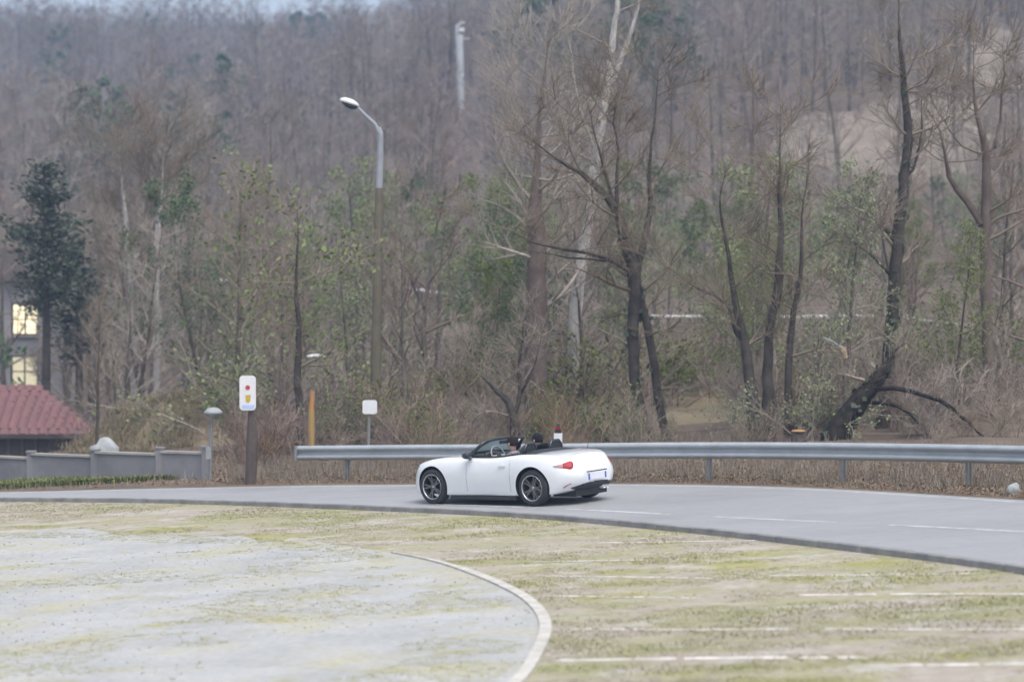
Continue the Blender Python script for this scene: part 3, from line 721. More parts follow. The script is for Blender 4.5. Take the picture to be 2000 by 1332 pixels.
# low brush between the trunks
n = 0
for _ in range(900):
    if n >= 150: break
    y = 48.5 + 26 * rnd.random() ** 1.2; half = 1050 / F * y + 1; x = rnd.uniform(-half, half); u = screen(x, y)
    rail_y = np.interp(x, rail_p[:, 0], rail_p[:, 1])
    if y < rail_y + 2.6 or (u < 470 and y < 62) or (y < 70 and 1290 < u < 1400) or (y < 72 and 180 < u < 450): continue
    if u < 190 and y < 82: continue
    if 1560 < u < 1800 and y < 52.5: continue
    if y < 53 and rnd.random() < .35: continue
    if not far_from_others(x, y, .9): continue
    o = link('bare_shrub', rnd.choice(BUSH), None); o.location = (x, y, Tz(x, y) - .05); s_ = rnd.uniform(.28, .62) if y < 51 else rnd.uniform(.45, .95) if y < 58 else rnd.uniform(.7, 1.4)
    o.scale = (s_ * 1.1, s_ * 1.1, s_); o.rotation_euler = (0, 0, rnd.uniform(0, 6.28))
    tag(o, '%s tangled bare shrub %s in the brush, %s' % ('low' if s_ < .7 else 'tall', 'close to the guardrail' if y < rail_y + 7 else 'further back', where(u)), 'shrub', 'bare shrubs behind the guardrail'); n += 1

# geometry nodes: instances on the points of a mesh, used for stuff only
def scatter(name, pts, rots, scales, idx, protos, label):
    src = bpy.data.collections.new(name + '_sources')
    for k, (nm, me) in enumerate(protos):
        ob = bpy.data.objects.new('%s_%02d' % (nm, k), me); src.objects.link(ob)
    me = bpy.data.meshes.new(name); me.from_pydata([tuple(p) for p in pts], [], [])
    a = me.attributes.new('rot', 'FLOAT_VECTOR', 'POINT'); a.data.foreach_set('vector', np.asarray(rots, np.float32).ravel())
    a = me.attributes.new('scl', 'FLOAT_VECTOR', 'POINT'); a.data.foreach_set('vector', np.asarray(scales, np.float32).ravel())
    a = me.attributes.new('pick', 'INT', 'POINT'); a.data.foreach_set('value', np.asarray(idx, np.int32))
    o = link(name, me); g = bpy.data.node_groups.new(name, 'GeometryNodeTree')
    g.interface.new_socket('Geometry', in_out='INPUT', socket_type='NodeSocketGeometry'); g.interface.new_socket('Geometry', in_out='OUTPUT', socket_type='NodeSocketGeometry')
    gi = g.nodes.new('NodeGroupInput'); go = g.nodes.new('NodeGroupOutput'); ip = g.nodes.new('GeometryNodeInstanceOnPoints'); ci = g.nodes.new('GeometryNodeCollectionInfo')
    ci.inputs['Collection'].default_value = src; ci.inputs['Separate Children'].default_value = True; ci.inputs['Reset Children'].default_value = True
    ip.inputs['Pick Instance'].default_value = True
    def attr(nm, ty):
        n_ = g.nodes.new('GeometryNodeInputNamedAttribute'); n_.data_type = ty; n_.inputs['Name'].default_value = nm
        return next(s_ for s_ in n_.outputs if s_.enabled and s_.name == 'Attribute')
    g.links.new(gi.outputs[0], ip.inputs['Points']); g.links.new(ci.outputs[0], ip.inputs['Instance'])
    g.links.new(attr('pick', 'INT'), ip.inputs['Instance Index']); g.links.new(attr('rot', 'FLOAT_VECTOR'), ip.inputs['Rotation']); g.links.new(attr('scl', 'FLOAT_VECTOR'), ip.inputs['Scale'])
    g.links.new(ip.outputs[0], go.inputs[0])
    md = o.modifiers.new('scatter', 'NODES'); md.node_group = g
    tag(o, label, None, None, 'stuff'); return o

def joined(tree):
    """trunk and crown as one mesh for the far wood"""
    bm = bmesh.new(); bm.from_mesh(tree[0]); nt_ = len(bm.faces)
    bm.from_mesh(tree[1]); bm.faces.ensure_lookup_table()
    for k in range(nt_): bm.faces[k].material_index = 2
    me = bpy.data.meshes.new('far_tree'); bm.to_mesh(me); bm.free()
    for m_ in list(tree[1].materials) + [M['bark']]: me.materials.append(m_)
    return me
FAR_BARE = [bare_tree(41 + k, 9, .12, 15, 5, 5, sp, .2, tr=.013, twig=tw) for k, (sp, tw) in enumerate([(.40, 'twig'), (.46, 'twig'), (.36, 'twig_red'), (.44, 'twig_red')])]
FAR_EVER = [bare_tree(51, 9, .13, 17, 5, 5, .36, .12, 3, .34, leafm='leaf_deep', tr=.013)]
protos = [('far_tree', joined(t)) for t in FAR_BARE + FAR_EVER]
pts = []; rots = []; scl = []; pick = []
for _ in range(16000):
    y = 98 + 352 * rnd.random() ** .75; half = 1080 / F * y + 10; x = rnd.uniform(-half * 1.1, half * 1.1)
    if ((x - 41) / 4.5) ** 2 + ((y - 182) / 20) ** 2 < 1 or ((x - 24) / 4.5) ** 2 + ((y - 150) / 11) ** 2 < 1: continue
    if abs(screen(x, y) - 899) < 42 and 120 < y < 206: continue
    if 1900 < screen(x, y) < 2060 and 130 < y < 182 or (1640 < screen(x, y) < 1750 and 110 < y < 150): continue
    if not far_from_others(x, y, 2.3 + y * .0035): continue
    pts.append((x, y, Tz(x, y) - .2)); rots.append((rnd.gauss(0, .04), rnd.gauss(0, .04), rnd.uniform(0, 6.28)))
    h = rnd.uniform(.75, 1.35); scl.append((h * rnd.uniform(.9, 1.3), h * rnd.uniform(.9, 1.3), h)); pick.append(4 if rnd.random() < .05 else rnd.randrange(4))
print('far trees', len(pts))
scatter('far_wood', pts, rots, scl, pick, protos, 'hazy bare wood covering the hill behind the thicket')

# bare pale slope high on the right
def patch(name, cx, cy, rx, ry, mat, dz, hump=0.0, seed=1, label=None, rough=0.0):
    q = random.Random(seed); rings, seg = 14, 48; vs = [(cx, cy, Tz(cx, cy) + dz + hump)]
    wob = [1 + .14 * math.sin(3 * k / seg * 6.283 + seed) + .1 * math.sin(7 * k / seg * 6.283 + 2 * seed) + q.uniform(-.05, .05) for k in range(seg)]
    for r_ in range(1, rings + 1):
        t = r_ / rings
        for k in range(seg):
            a = 6.283 * k / seg; x = cx + rx * t * wob[k] * math.cos(a); y = cy + ry * t * wob[k] * math.sin(a)
            vs.append((x, y, Tz(x, y) + dz + hump * (1 - t * t) ** 1.0 * (1 + rough * 2 * math.sin(x * 1.9 + seed) * math.sin(y * 1.1)) + rough * (1 - t) * q.gauss(0, .6) - (0 if t < .99 else .12)))
    fs = [(0, 1 + k, 1 + (k + 1) % seg) for k in range(seg)]
    for r_ in range(rings - 1):
        for k in range(seg):
            a, b = 1 + r_ * seg + k, 1 + r_ * seg + (k + 1) % seg
            fs.append((a, a + seg, b + seg, b))
    me = bpy.data.meshes.new(name); me.from_pydata(vs, [], fs); me.materials.append(mat); me.polygons.foreach_set('use_smooth', [True] * len(fs))
    o = link(name, me); o['kind'] = 'structure'; return o
patch('bare_slope', 41.5, 182, 6.0, 24, M['scar'], .14, .0, 3, rough=.12)
patch('bare_slope', 24.5, 150, 6.5, 15, M['scar'], .14, .0, 6, rough=.12)
patch('dry_clearing', 5.2, 66.5, 1.9, 5.5, M['bank'], .05, .1, 4)
patch('earth_bank', -9.7, 70, 3.3, 5.5, M['bank'], .05, 1.45, 5, rough=.16)

# ------------------------------------------------------------------ left side: wall, shed, house
wl = empty('low_wall', at(0, 945, 53), 'low grey concrete wall with posts along the far left roadside', 'wall'); w0 = Vector(wl.location)
wpts = [at(-120, 945, 54.6), at(60, 945, 53.0), at(185, 945, 52.2), at(312, 946, 51.4), at(402, 946, 50.9)]
for k in range(len(wpts) - 1):
    a, b = wpts[k], wpts[k + 1]; d = b - a; rz = math.atan2(d.y, d.x); L_ = math.hypot(d.x, d.y); m_ = (a + b) / 2; gz = Tz(m_.x, m_.y)
    hgt = .62 if k % 2 else .65
    pm = MB().box((0, 0, 0), (L_ - .16, .12, hgt)); o = pm.build('wall_panel', M['concrete'], wl); o.location = Vector((m_.x, m_.y, gz + hgt / 2 - .05)) - w0; o.rotation_euler = (0, 0, rz)
    o = MB().box((0, 0, 0), (L_ - .10, .2, .05)).build('coping', M['coping'], wl); o.location = Vector((m_.x, m_.y, gz + hgt - .022)) - w0; o.rotation_euler = (0, 0, rz)
for p in wpts:
    gz = Tz(p.x, p.y); o = MB().box((0, 0, 0), (.18, .18, .78)).box((0, 0, .405), (.22, .22, .04)).build('wall_post', M['concrete'], wl); o.location = Vector((p.x, p.y, gz + .31)) - w0

# pale boulder by the wall
p = at(206, 880, 54.5); o = MB().blob((0, 0, 0), (.36, .3, .3), 4, .22).build('boulder', M['stone'], None, (p.x, p.y, p.z - .05), True)
base = MB().blob((0, 0, 0), (.5, .4, .42), 9, .2)
tag(o, 'pale grey-white boulder on the earth behind the low wall', 'boulder')
o.location.z = Tz(p.x, p.y) + .52; 
o2 = patch('boulder_mound', p.x, p.y, 1.1, .9, M['forest_floor'], .02, .42, 8)

# shed with red roof
D = 75
sx0, sx1 = at(-60, 800, D).x, at(196, 800, D).x; ez = at(0, 848, D).z; rzp = at(0, 757, D).z
sh = empty('garden_shed', ((sx0 + sx1) / 2, D + 1.2, Tz((sx0 + sx1) / 2, D + 1.2)), 'small dark timber shed with a sloping red tiled roof behind the low wall', 'shed'); b0 = Vector(sh.location)
def rel(x, y, z): return Vector((x, y, z)) - b0
MB().box(rel((sx0 + sx1) / 2, D + 1.25, (b0.z + ez) / 2 - .1), (sx1 - sx0 - .5, 2.2, ez - b0.z + .15)).build('wall', M['wood_dark'], sh)
for kx in range(9):
    xx = sx0 + .35 + kx * (sx1 - sx0 - .7) / 8
    MB().box(rel(xx, D + .12, (b0.z + ez) / 2), (.09, .05, ez - b0.z)).build('batten', M['timber'], sh)
rows_, cols_ = 9, 14
hipx = 1.5
tile_me = MB().add([(-.5, -.5, 0), (.5, -.5, 0), (.5, .5, 0), (-.5, .5, 0), (-.25, -.5, .12), (.25, -.5, .12), (.25, .5, .12), (-.25, .5, .12)],
                   [(0, 1, 5, 4), (4, 5, 6, 7), (3, 7, 6, 2), (0, 4, 7, 3), (1, 2, 6, 5), (0, 3, 2, 1)]).mesh('roof_tile', M['roof_red'])
ang = math.atan2(rzp - ez, 1.6)
for r_ in range(rows_):
    t = (r_ + .5) / rows_
    x_hi = sx1 - hipx * 1.55 * t
    nc = max(2, int((x_hi - sx0) / .3))
    for k in range(nc):
        xx = sx0 + (k + .5) * (x_hi - sx0) / nc
        o = link('roof_tile', tile_me, None, sh); o.location = rel(xx, D - .1 + 1.6 * t, ez + (rzp - ez) * t + rnd.uniform(-.008, .008)); o.rotation_euler = (ang, 0, 0)
        o.scale = ((x_hi - sx0) / nc * .97, 2.25 / rows_ * 1.12, .35)
MB().add([rel(sx0 + .02, D - .05, ez - .03), rel(sx1 - .05, D - .05, ez - .03), rel(sx1 - hipx * 1.55 - .02, D + 1.5, rzp - .03), rel(sx0 + .02, D + 1.5, rzp - .03),
          rel(sx1 - .05, D + 3.0, ez - .03), rel(sx0 + .02, D + 3.0, ez - .03)], [(0, 1, 2, 3), (1, 4, 2), (2, 4, 5, 3), (0, 5, 4, 1), (0, 3, 5)]).build('roof_deck', M['wood_dark'], sh)
MB().box(rel((sx0 + sx1) / 2, D - .14, ez - .07), (sx1 - sx0 + .06, .05, .14)).build('eaves_board', M['wood_dark'], sh)

# house with lit windows
D = 108
hx = at(-90, 600, D).x; hx1 = at(96, 600, D).x; gz = Tz(at(20, 600, D).x, D)
hs_ = empty('house', ((hx + hx1) / 2 - 1.2, D + 3, gz), 'grey rendered house with lit yellow windows behind the conifer at the far left', 'house'); h0 = Vector(hs_.location)
top = at(0, 545, D).z
x0 = hx - 3
def hrel(x, y, z): return Vector((x, y, z)) - h0
wins = [(22, 75, 592, 655, 'lit'), (20, 74, 694, 757, 'dim_lit'), (-50, -5, 592, 655, 'dim_lit')]
# wall with real openings: a grid of blocks around the windows
xs_ = sorted({x0, hx1} | {at(w[0], 0, D).x for w in wins} | {at(w[1], 0, D).x for w in wins}); zs_ = sorted({gz - .5, top} | {at(0, w[2], D).z for w in wins} | {at(0, w[3], D).z for w in wins})
wm = MB()
for a in range(len(xs_) - 1):
    for b in range(len(zs_) - 1):
        cx, cz = (xs_[a] + xs_[a + 1]) / 2, (zs_[b] + zs_[b + 1]) / 2
        if any(at(w[0], 0, D).x < cx < at(w[1], 0, D).x and at(0, w[3], D).z < cz < at(0, w[2], D).z for w in wins): continue
        y0_ = D
        q = [hrel(xs_[a], y0_, zs_[b]), hrel(xs_[a + 1], y0_, zs_[b]), hrel(xs_[a + 1], y0_, zs_[b + 1]), hrel(xs_[a], y0_, zs_[b + 1])]
        wm.add(q, [(0, 1, 2, 3)])
wm.add([hrel(x0, D, gz - .5), hrel(hx1, D, gz - .5), hrel(hx1, D + 7, gz - .5), hrel(x0, D + 7, gz - .5), hrel(x0, D, top), hrel(hx1, D, top), hrel(hx1, D + 7, top), hrel(x0, D + 7, top)],
       [(1, 2, 6, 5), (2, 3, 7, 6), (3, 0, 4, 7), (4, 5, 6, 7)])
wm.build('wall', M['plaster'], hs_)
for w in wins:
    a, b = at(w[0], w[2], D), at(w[1], w[3], D); xa, xb, za, zb = a.x, b.x, b.z, a.z; xm, zm = (xa + xb) / 2, (za + zb) / 2
    wf = MB()
    for bx in [((xm, za + .04), (xb - xa, .08)), ((xm, zb - .04), (xb - xa, .08)), ((xa + .04, zm), (.08, zb - za - .16)), ((xb - .04, zm), (.08, zb - za - .16)), ((xm, zm), (.07, zb - za - .16)), ((xm - (xb - xa) / 4 - .005, zm), ((xb - xa) / 2 - .12, .05)), ((xm + (xb - xa) / 4 + .005, zm), ((xb - xa) / 2 - .12, .05))]:
        wf.box(hrel(bx[0][0], D + .12, bx[0][1]), (bx[1][0], .06, bx[1][1]))
    fo = wf.build('window', M['timber'], hs_)
    for sx in (0, 1):
        for sz in (0, 1):
            px = (xa + .08, xm - .035) if sx == 0 else (xm + .035, xb - .08); pz = (za + .08, zm - .025) if sz == 0 else (zm + .025, zb - .08)
            MB().box(hrel(sum(px) / 2, D + .13, sum(pz) / 2), (px[1] - px[0], .01, pz[1] - pz[0])).build('pane', M[w[4]], fo)
    MB().box(hrel(xm, D - .05, za - .05), (xb - xa + .16, .22, .07)).build('sill', M['coping'], hs_)
rf = MB(); xr, yr = x0 - .4, D - .5
rf.add([hrel(xr, yr, top - .1), hrel(hx1 + .4, yr, top - .1), hrel(hx1 + .4, D + 3.5, top + 1.5), hrel(xr, D + 3.5, top + 1.5), hrel(hx1 + .4, D + 7.5, top - .1), hrel(xr, D + 7.5, top - .1)], [(0, 1, 2, 3), (3, 2, 4, 5), (0, 5, 4, 1), (1, 4, 2), (0, 3, 5)])
rf.build('roof', M['wood_dark'], hs_)

# ------------------------------------------------------------------ lamps, posts and signs
def lamp_post():
    D = 60; b = at(733, 860, D); gz = Tz(b.x, D); loc = Vector((b.x, D, gz))
    r_ = empty('street_lamp', loc, 'tall street lamp with white head leaning out left above the wood', 'street lamp')
    P = lambda u, v, dy=0: at(u, v, D + dy) - loc
    MB().tube([(0, 0, -.2), P(734, 700), P(738, 520), P(741, 368)], [.15, .135, .118, .108], 12).build('pole', M['lamp_rust'], r_, smooth=False)
    MB().tube([P(741, 370), P(743, 300), P(744, 262), P(740, 250)], [.088, .080, .07, .05], 12).build('upper_pole', M['lamp_steel'], r_)
    MB().tube([P(741, 262), P(733, 244), P(716, 228), P(700, 212)], [.055, .048, .042, .04], 8).build('arm', M['lamp_steel'], r_)
    c = P(683, 203)
    def head(z0, z1, sc, mat, nm):
        m = MB(); vs = []; rings = [(-.26, .04), (-.22, .55), (-.1, .95), (.06, 1.0), (.18, .75), (.25, .3)]; n = 12
        for x, w in rings:
            for k in range(n):
                a = 2 * math.pi * k / n; yy = .15 * w * math.cos(a); zz = (z1 if math.sin(a) > 0 else z0) * w * abs(math.sin(a)); vs.append(c + Vector((x * sc, yy * sc, zz - x * .32)))
        fs = [(i * n + k, i * n + (k + 1) % n, (i + 1) * n + (k + 1) % n, (i + 1) * n + k) for i in range(5) for k in range(n)] + [tuple(reversed(range(n))), tuple(5 * n + k for k in range(n))]
        m.add(vs, fs); return m.build(nm, mat, r_, smooth=True)
    head(-.03, .13, 1.0, M['white_plastic'], 'lamp_head'); head(-.14, -.0, .84, M['lamp_dark'], 'lamp_glass')
lamp_post()

def low_lamp():
    D = 63; c = at(619, 697, D); x = at(655, 697, D).x; gz = Tz(x, D); loc = Vector((x, D, gz))
    r_ = empty('street_lamp', loc, 'shorter distant street lamp with a flat white head above the ochre post', 'street lamp')
    P = lambda u, v: at(u, v, D) - loc
    MB().tube([(0, 0, -.2), P(655, 712)], [.07, .05], 8).build('pole', M['galv_post'], r_)
    MB().tube([P(655, 714), P(652, 700), P(642, 697), P(632, 697)], [.045, .04, .035, .03], 8).build('arm', M['lamp_dark'], r_)
    cc = P(617, 697); m = MB(); n = 12; vs = []; rings = [(-.27, .1), (-.22, .6), (-.08, .95), (.09, 1), (.21, .7), (.27, .25)]
    for xx, w in rings:
        for k in range(n):
            a = 2 * math.pi * k / n; vs.append(cc + Vector((xx, .16 * w * math.cos(a), .07 * w * math.sin(a) * (1.2 if math.sin(a) > 0 else .7))))
    m.add(vs, [(i * n + k, i * n + (k + 1) % n, (i + 1) * n + (k + 1) % n, (i + 1) * n + k) for i in range(5) for k in range(n)] + [tuple(reversed(range(n))), tuple(5 * n + k for k in range(n))])
    m.build('lamp_head', M['white_plastic'], r_, smooth=True)
low_lamp()

def mast():
    D = 205; b = at(899, 300, D); gz = Tz(b.x, D); loc = Vector((b.x, D, gz))
    r_ = empty('mast', loc, 'pale grey mast rising above the trees on the hill, small fittings at its top', 'mast')
    P = lambda u, v: at(u, v, D) - loc
    MB().tube([(0, 0, -.3), P(902, 240), P(900, 150), P(897, 70)], [.2, .27, .33, .35], 10).build('pole', M['mast_paint'], r_)
    MB().tube([P(892, 68), P(893, 54), P(901, 47), P(908, 47)], [.12, .12, .1, .08], 8).build('bracket', M['mast_paint'], r_)
    MB().box(P(902, 60), (.45, .3, .35)).build('fitting', M['white_plastic'], r_)
    MB().tube([P(890, 77), P(918, 77)], [.07, .05], 6).build('cross_arm', M['mast_paint'], r_)
    MB().box(P(904, 152), (.3, .5, .5)).build('junction_box', M['mast_paint'], r_)
mast()

def board(w, h, rad, t, c, n=5):
    """rounded board standing in the XZ plane, facing -Y"""
    pts = []
    for (sx, sz, a0) in ((1, 1, 0), (-1, 1, 90), (-1, -1, 180), (1, -1, 270)):
        for k in range(n + 1):
            a = R(a0 + 90 * k / n); pts.append((sx * (w / 2 - rad) + rad * math.cos(a), sz * (h / 2 - rad) + rad * math.sin(a)))
    m = MB(); N_ = len(pts); vs = [Vector((p[0], -t / 2, p[1])) + c for p in pts] + [Vector((p[0], t / 2, p[1])) + c for p in pts]
    m.add(vs, [tuple(range(N_)), tuple(reversed(range(N_, 2 * N_)))] + [(k, k + N_, (k + 1) % N_ + N_, (k + 1) % N_) for k in range(N_)]); return m

def tall_sign():
    D = 48.4; b = at(488, 950, D); gz = Tz(b.x, D); loc = Vector((b.x, D, gz))
    r_ = empty('sign', loc, 'tall white rounded sign with red and yellow emblem and pale blue foot on brown post', 'sign')
    P = lambda u, v, dy=0: at(u, v, D + dy) - loc
    MB().tube([(0, 0, -.2), P(492, 850), P(490, 800), P(486, 745)], [.12, .125, .06, .05], 9).build('post', M['timber'], r_)
    pl = board(.345, .74, .08, .03, P(483.5, 767.5, -.12)).build('board', M['sign_white'], r_)
    c = P(483.5, 757, -.14)
    MB().lathe([(0, -.004), (.05, -.004), (.05, .0), (0, .0)], 14, 'Y', c).build('red_emblem', M['sign_red'], pl)
    m = MB(); q = P(484, 777, -.14); m.add([q + Vector((-.055, -.003, .06)), q + Vector((.06, -.003, .06)), q + Vector((.045, -.003, -.07)), q + Vector((0, -.003, -.11)), q + Vector((-.045, -.003, -.07))], [(0, 1, 2, 3, 4)]); m.build('yellow_emblem', M['sign_yellow'], pl)
    MB().box(P(484, 794.5, -.138), (.26, .006, .085)).build('blue_band', M['sign_blue'], pl)
tall_sign()

def square_sign():
    D = 49.5; b = at(718, 900, D); gz = Tz(b.x, D); loc = Vector((b.x, D, gz))
    r_ = empty('sign', loc, 'small plain white square sign on a thin grey post behind the guardrail', 'sign')
    MB().tube([(0, 0, -.2), at(721, 785, D) - loc], [.032, .03], 8).build('post', M['galv_post'], r_)
    board(.315, .30, .05, .02, at(722, 795, D - .06) - loc).build('board', M['white_plastic'], r_)
square_sign()

def garden_lamp():
    D = 50.2; b = at(409, 945, D); gz = Tz(b.x, D); loc = Vector((b.x, D, gz))
    r_ = empty('garden_lamp', loc, 'low pale mushroom lamp on a thin post beside the wall end', 'lamp')
    MB().tube([(0, 0, -.1), at(412, 822, D) - loc], [.045, .04], 8).build('post', M['galv_post'], r_)
    MB().box(Vector((-.02, -.06, .62)), (.11, .05, .26)).build('plate', M['stone'], r_)
    MB().lathe([(0, .12), (.12, .10), (.2, .03), (.21, -.02), (.13, -.05), (.1, -.11), (0, -.12)], 14, 'Z', at(416, 806, D) - loc).build('lamp_shade', M['stone'], r_, smooth=True)
garden_lamp()

def ochre_post():
    D = 53.5; b = at(607, 880, D); gz = Tz(b.x, D); loc = Vector((b.x, D, gz))
    r_ = empty('marker_post', loc, 'ochre yellow marker post standing behind the left guardrail end', 'post')
    MB().tube([(0, 0, -.2), at(608, 800, D) - loc], [.085, .075], 8).build('shaft', M['ochre'], r_)
    MB().tube([at(608, 800, D) - loc, at(610, 764, D) - loc], [.06, .055], 8).build('cap', material('orange_cap', (.5, .22, .07), (.42, .24, .1), scale=5, rough=.7), r_)
ochre_post()

def delineator():
    D = 44.75; b = at(1089, 940, D); gz = Tz(b.x, D); loc = Vector((b.x, D + .95, Tz(b.x, D + .95))); D += .95
    r_ = empty('delineator_post', loc, 'white roadside delineator post with red reflector just behind the car', 'post')
    topz = (at(1089, 846, D) - loc).z; cx = (at(1090, 846, D) - loc).x
    MB().box((cx, 0, topz / 2 - .08), (.17, .1, topz + .16)).build('post', M['white_plastic'], r_)
    MB().box((cx, 0, topz + .04), (.12, .09, .078)).build('cap', M['black'], r_)
    MB().box((cx, 0, topz + .10), (.10, .06, .045)).build('reflector', M['red_lens'], r_)
    MB().box((cx, 0, topz + .155), (.07, .05, .065)).build('bracket', M['ivy'], r_)
delineator()

p = at(1996, 947, 36.6); o = MB().blob((0, 0, .07), (.13, .1, .12), 5, .2).build('roadside_stone', M['stone'], None, (p.x, p.y + .6, Tz(p.x, p.y + .6)), True); tag(o, 'small white stone on the verge at the right edge', 'stone')

# handrail along the hillside path
def hill_rail(pts, label):
    P3 = [at(u, v, y) for u, v, y in pts]; o0 = P3[0]; r_ = empty('hillside_rail', (o0.x, o0.y, Tz(o0.x, o0.y)), label, 'railing'); l0 = Vector(r_.location)
    MB().tube([p - l0 for p in P3], .06, 6).build('rail', M['sign_white'], r_)
    for k in range(len(P3) - 1):
        a, b = P3[k], P3[k + 1]; n = max(1, int((b - a).length / 2.2))
        for j in range(n):
            q = a.lerp(b, j / n); gz = Tz(q.x, q.y); MB().tube([Vector((q.x, q.y, min(gz, q.z - .6) - .2)) - l0, Vector((q.x, q.y, q.z)) - l0], .03, 5, False).build('rail_post', M['galv_post'], r_)
hill_rail([(1270, 618, 80), (1480, 619, 80), (1730, 617, 80), (1810, 627, 80), (2010, 647, 80)], 'long pale handrail crossing the wooded slope on the right')
hill_rail([(795, 563, 92), (860, 572, 92), (945, 592, 92)], 'short pale handrail sloping down left of the thick trunk')
hill_rail([(425, 547, 96), (535, 551, 96)], 'short level pale handrail on the slope right of the pale trunks')

# ------------------------------------------------------------------ the car
# x forward, y to its left, z up; origin on the ground midway between the axles
ST = [  # x, half width, underside z, width-at-sill factor, shoulder half width, shoulder z, crown z
    (1.935, .20, .30, .92, .15, .475, .49),
    (1.915, .33, .245, .92, .26, .525, .545),
    (1.86, .46, .205, .94, .38, .58, .61),
    (1.76, .60, .185, .96, .50, .64, .675),
    (1.58, .755, .17, .97, .62, .715, .742),
    (1.36, .838, .165, .97, .668, .772, .788),
    (1.155, .858, .165, .97, .68, .808, .82),
    (.90, .862, .16, .965, .685, .828, .845),
    (.60, .856, .155, .96, .69, .828, .862),
    (.30, .848, .155, .955, .70, .822, .862),
    (.05, .842, .155, .95, .705, .820, .855),
    (-.20, .842, .155, .95, .708, .826, .855),
    (-.45, .848, .155, .955, .71, .843, .866),
    (-.72, .858, .16, .96, .715, .874, .892),
    (-.95, .866, .165, .97, .70, .888, .898),
    (-1.155, .868, .17, .97, .68, .885, .90),
    (-1.40, .852, .18, .97, .655, .878, .898),
    (-1.60, .785, .20, .965, .615, .862, .888),
    (-1.73, .69, .225, .955, .565, .842, .872),
    (-1.83, .575, .25, .945, .50, .830, .872),
    (-1.89, .465, .275, .93, .42, .79, .828),
    (-1.915, .38, .31, .92, .30, .735, .765),
]
st = np.array(ST)
# cubic resample along x
sx = np.concatenate([np.linspace(0, 6, 25), np.linspace(6, 15, 28)[1:], np.linspace(15, 21, 25)[1:]])
def cr(col, s):
    i = np.clip(np.floor(s).astype(int), 0, len(col) - 2); t = s - i
    p0 = col[np.maximum(i - 1, 0)]; p1 = col[i]; p2 = col[i + 1]; p3 = col[np.minimum(i + 2, len(col) - 1)]
    return .5 * (2 * p1 + (p2 - p0) * t + (2 * p0 - 5 * p1 + 4 * p2 - p3) * t ** 2 + (3 * p1 - p0 - 3 * p2 + p3) * t ** 3)
stn = np.stack([cr(st[:, k], sx) for k in range(7)], 1)
def section(w, zb, sf, ys, zs, zc):
    zm = .50 * zs + .10
    ctl = [(0, zb), (.35 * w, zb), (.72 * w, zb), (sf * w * .95, zb + .012), (sf * w, zb + .05), (.985 * w, zb + (zm - zb) * .5), (w, zm), (.985 * w, zm + (zs - zm) * .42), (ys + (w - ys) * .66, zm + (zs - zm) * .80),
           (ys + (w - ys) * .2, zs - .004), (ys * .9, zs + (zc - zs) * .25), (ys * .6, zs + (zc - zs) * .72), (ys * .3, zs + (zc - zs) * .95), (0, zc)]
    P = np.array(ctl); s = np.linspace(0, len(P) - 1, 40)
    return np.stack([cr(P[:, 0], s), cr(P[:, 1], s)], 1)
verts = []; NR = 40
for r_ in stn:
    sec = section(*r_[1:]); x = r_[0]
    ring = [(x, y, z) for y, z in sec] + [(x, -y, z) for y, z in sec[-2:0:-1]]
    verts.append(ring)
NV = len(verts[0])
vv = []
for ring in verts:
    for (x, y, z) in ring:
        # tail: lip overhangs, bumper pushes out lower; nose drops back towards the bonnet edge
        if x < -1.45:
            t = sm((-1.45 - x) / .45)
            x = x + t * (.13 * max(0, (z - .60) / .30) ** 1.4 - .06 * math.exp(-((z - .50) / .16) ** 2) + .10 * max(0, (.36 - z) / .16))
        if x > 1.5:
            t = sm((x - 1.5) / .45); x = x - t * (.10 * max(0, (z - .42) / .25) ** 1.3)
        vv.append((x, y, z))
ff = []
for a in range(len(verts) - 1):
    for k in range(NV):
        ff.append((a * NV + k, a * NV + (k + 1) % NV, (a + 1) * NV + (k + 1) % NV, (a + 1) * NV + k))
ff.append(tuple(range(NV - 1, -1, -1))); ff.append(tuple((len(verts) - 1) * NV + k for k in range(NV)))
bm = bmesh.new(); bv = [bm.verts.new(p) for p in vv]
for f_ in ff: bm.faces.new([bv[k] for k in f_])
bmesh.ops.recalc_face_normals(bm, faces=bm.faces)
shell = bpy.data.meshes.new('body_shell'); bm.to_mesh(shell); bm.free(); shell.materials.append(M['paint']); shell.materials.append(M['well'])
tmp = bpy.data.objects.new('tmp_shell', shell); COL.objects.link(tmp)
WB = 1.155; WR = .318
cutters = []
def cutter(mb, mat):
    me = mb.mesh('cut', [M['paint'], mat]); me.polygons.foreach_set('material_index', [1] * len(me.polygons))
    b2 = bmesh.new(); b2.from_mesh(me); bmesh.ops.recalc_face_normals(b2, faces=b2.faces); b2.to_mesh(me); b2.free()
    c = bpy.data.objects.new('cut', me); COL.objects.link(c); md = tmp.modifiers.new('cut', 'BOOLEAN'); md.operation = 'DIFFERENCE'; md.solver = 'EXACT'; md.object = c; md.material_mode = 'INDEX' if hasattr(md, 'material_mode') else md.material_mode
    cutters.append(c)
for sx_ in (WB, -WB):
    for sy in (1, -1):
        mb = MB(); n = 40; vs = []
        for yy in (.58 * sy, 1.05 * sy):
            for k in range(n):
                a = 2 * math.pi * k / n; vs.append((sx_ + .362 * math.cos(a), yy, .330 + .362 * math.sin(a)))
        mb.add(vs, [(k, (k + 1) % n, n + (k + 1) % n, n + k) for k in range(n)] + [tuple(range(n - 1, -1, -1)), tuple(range(n, 2 * n))]); cutter(mb, M['well'])
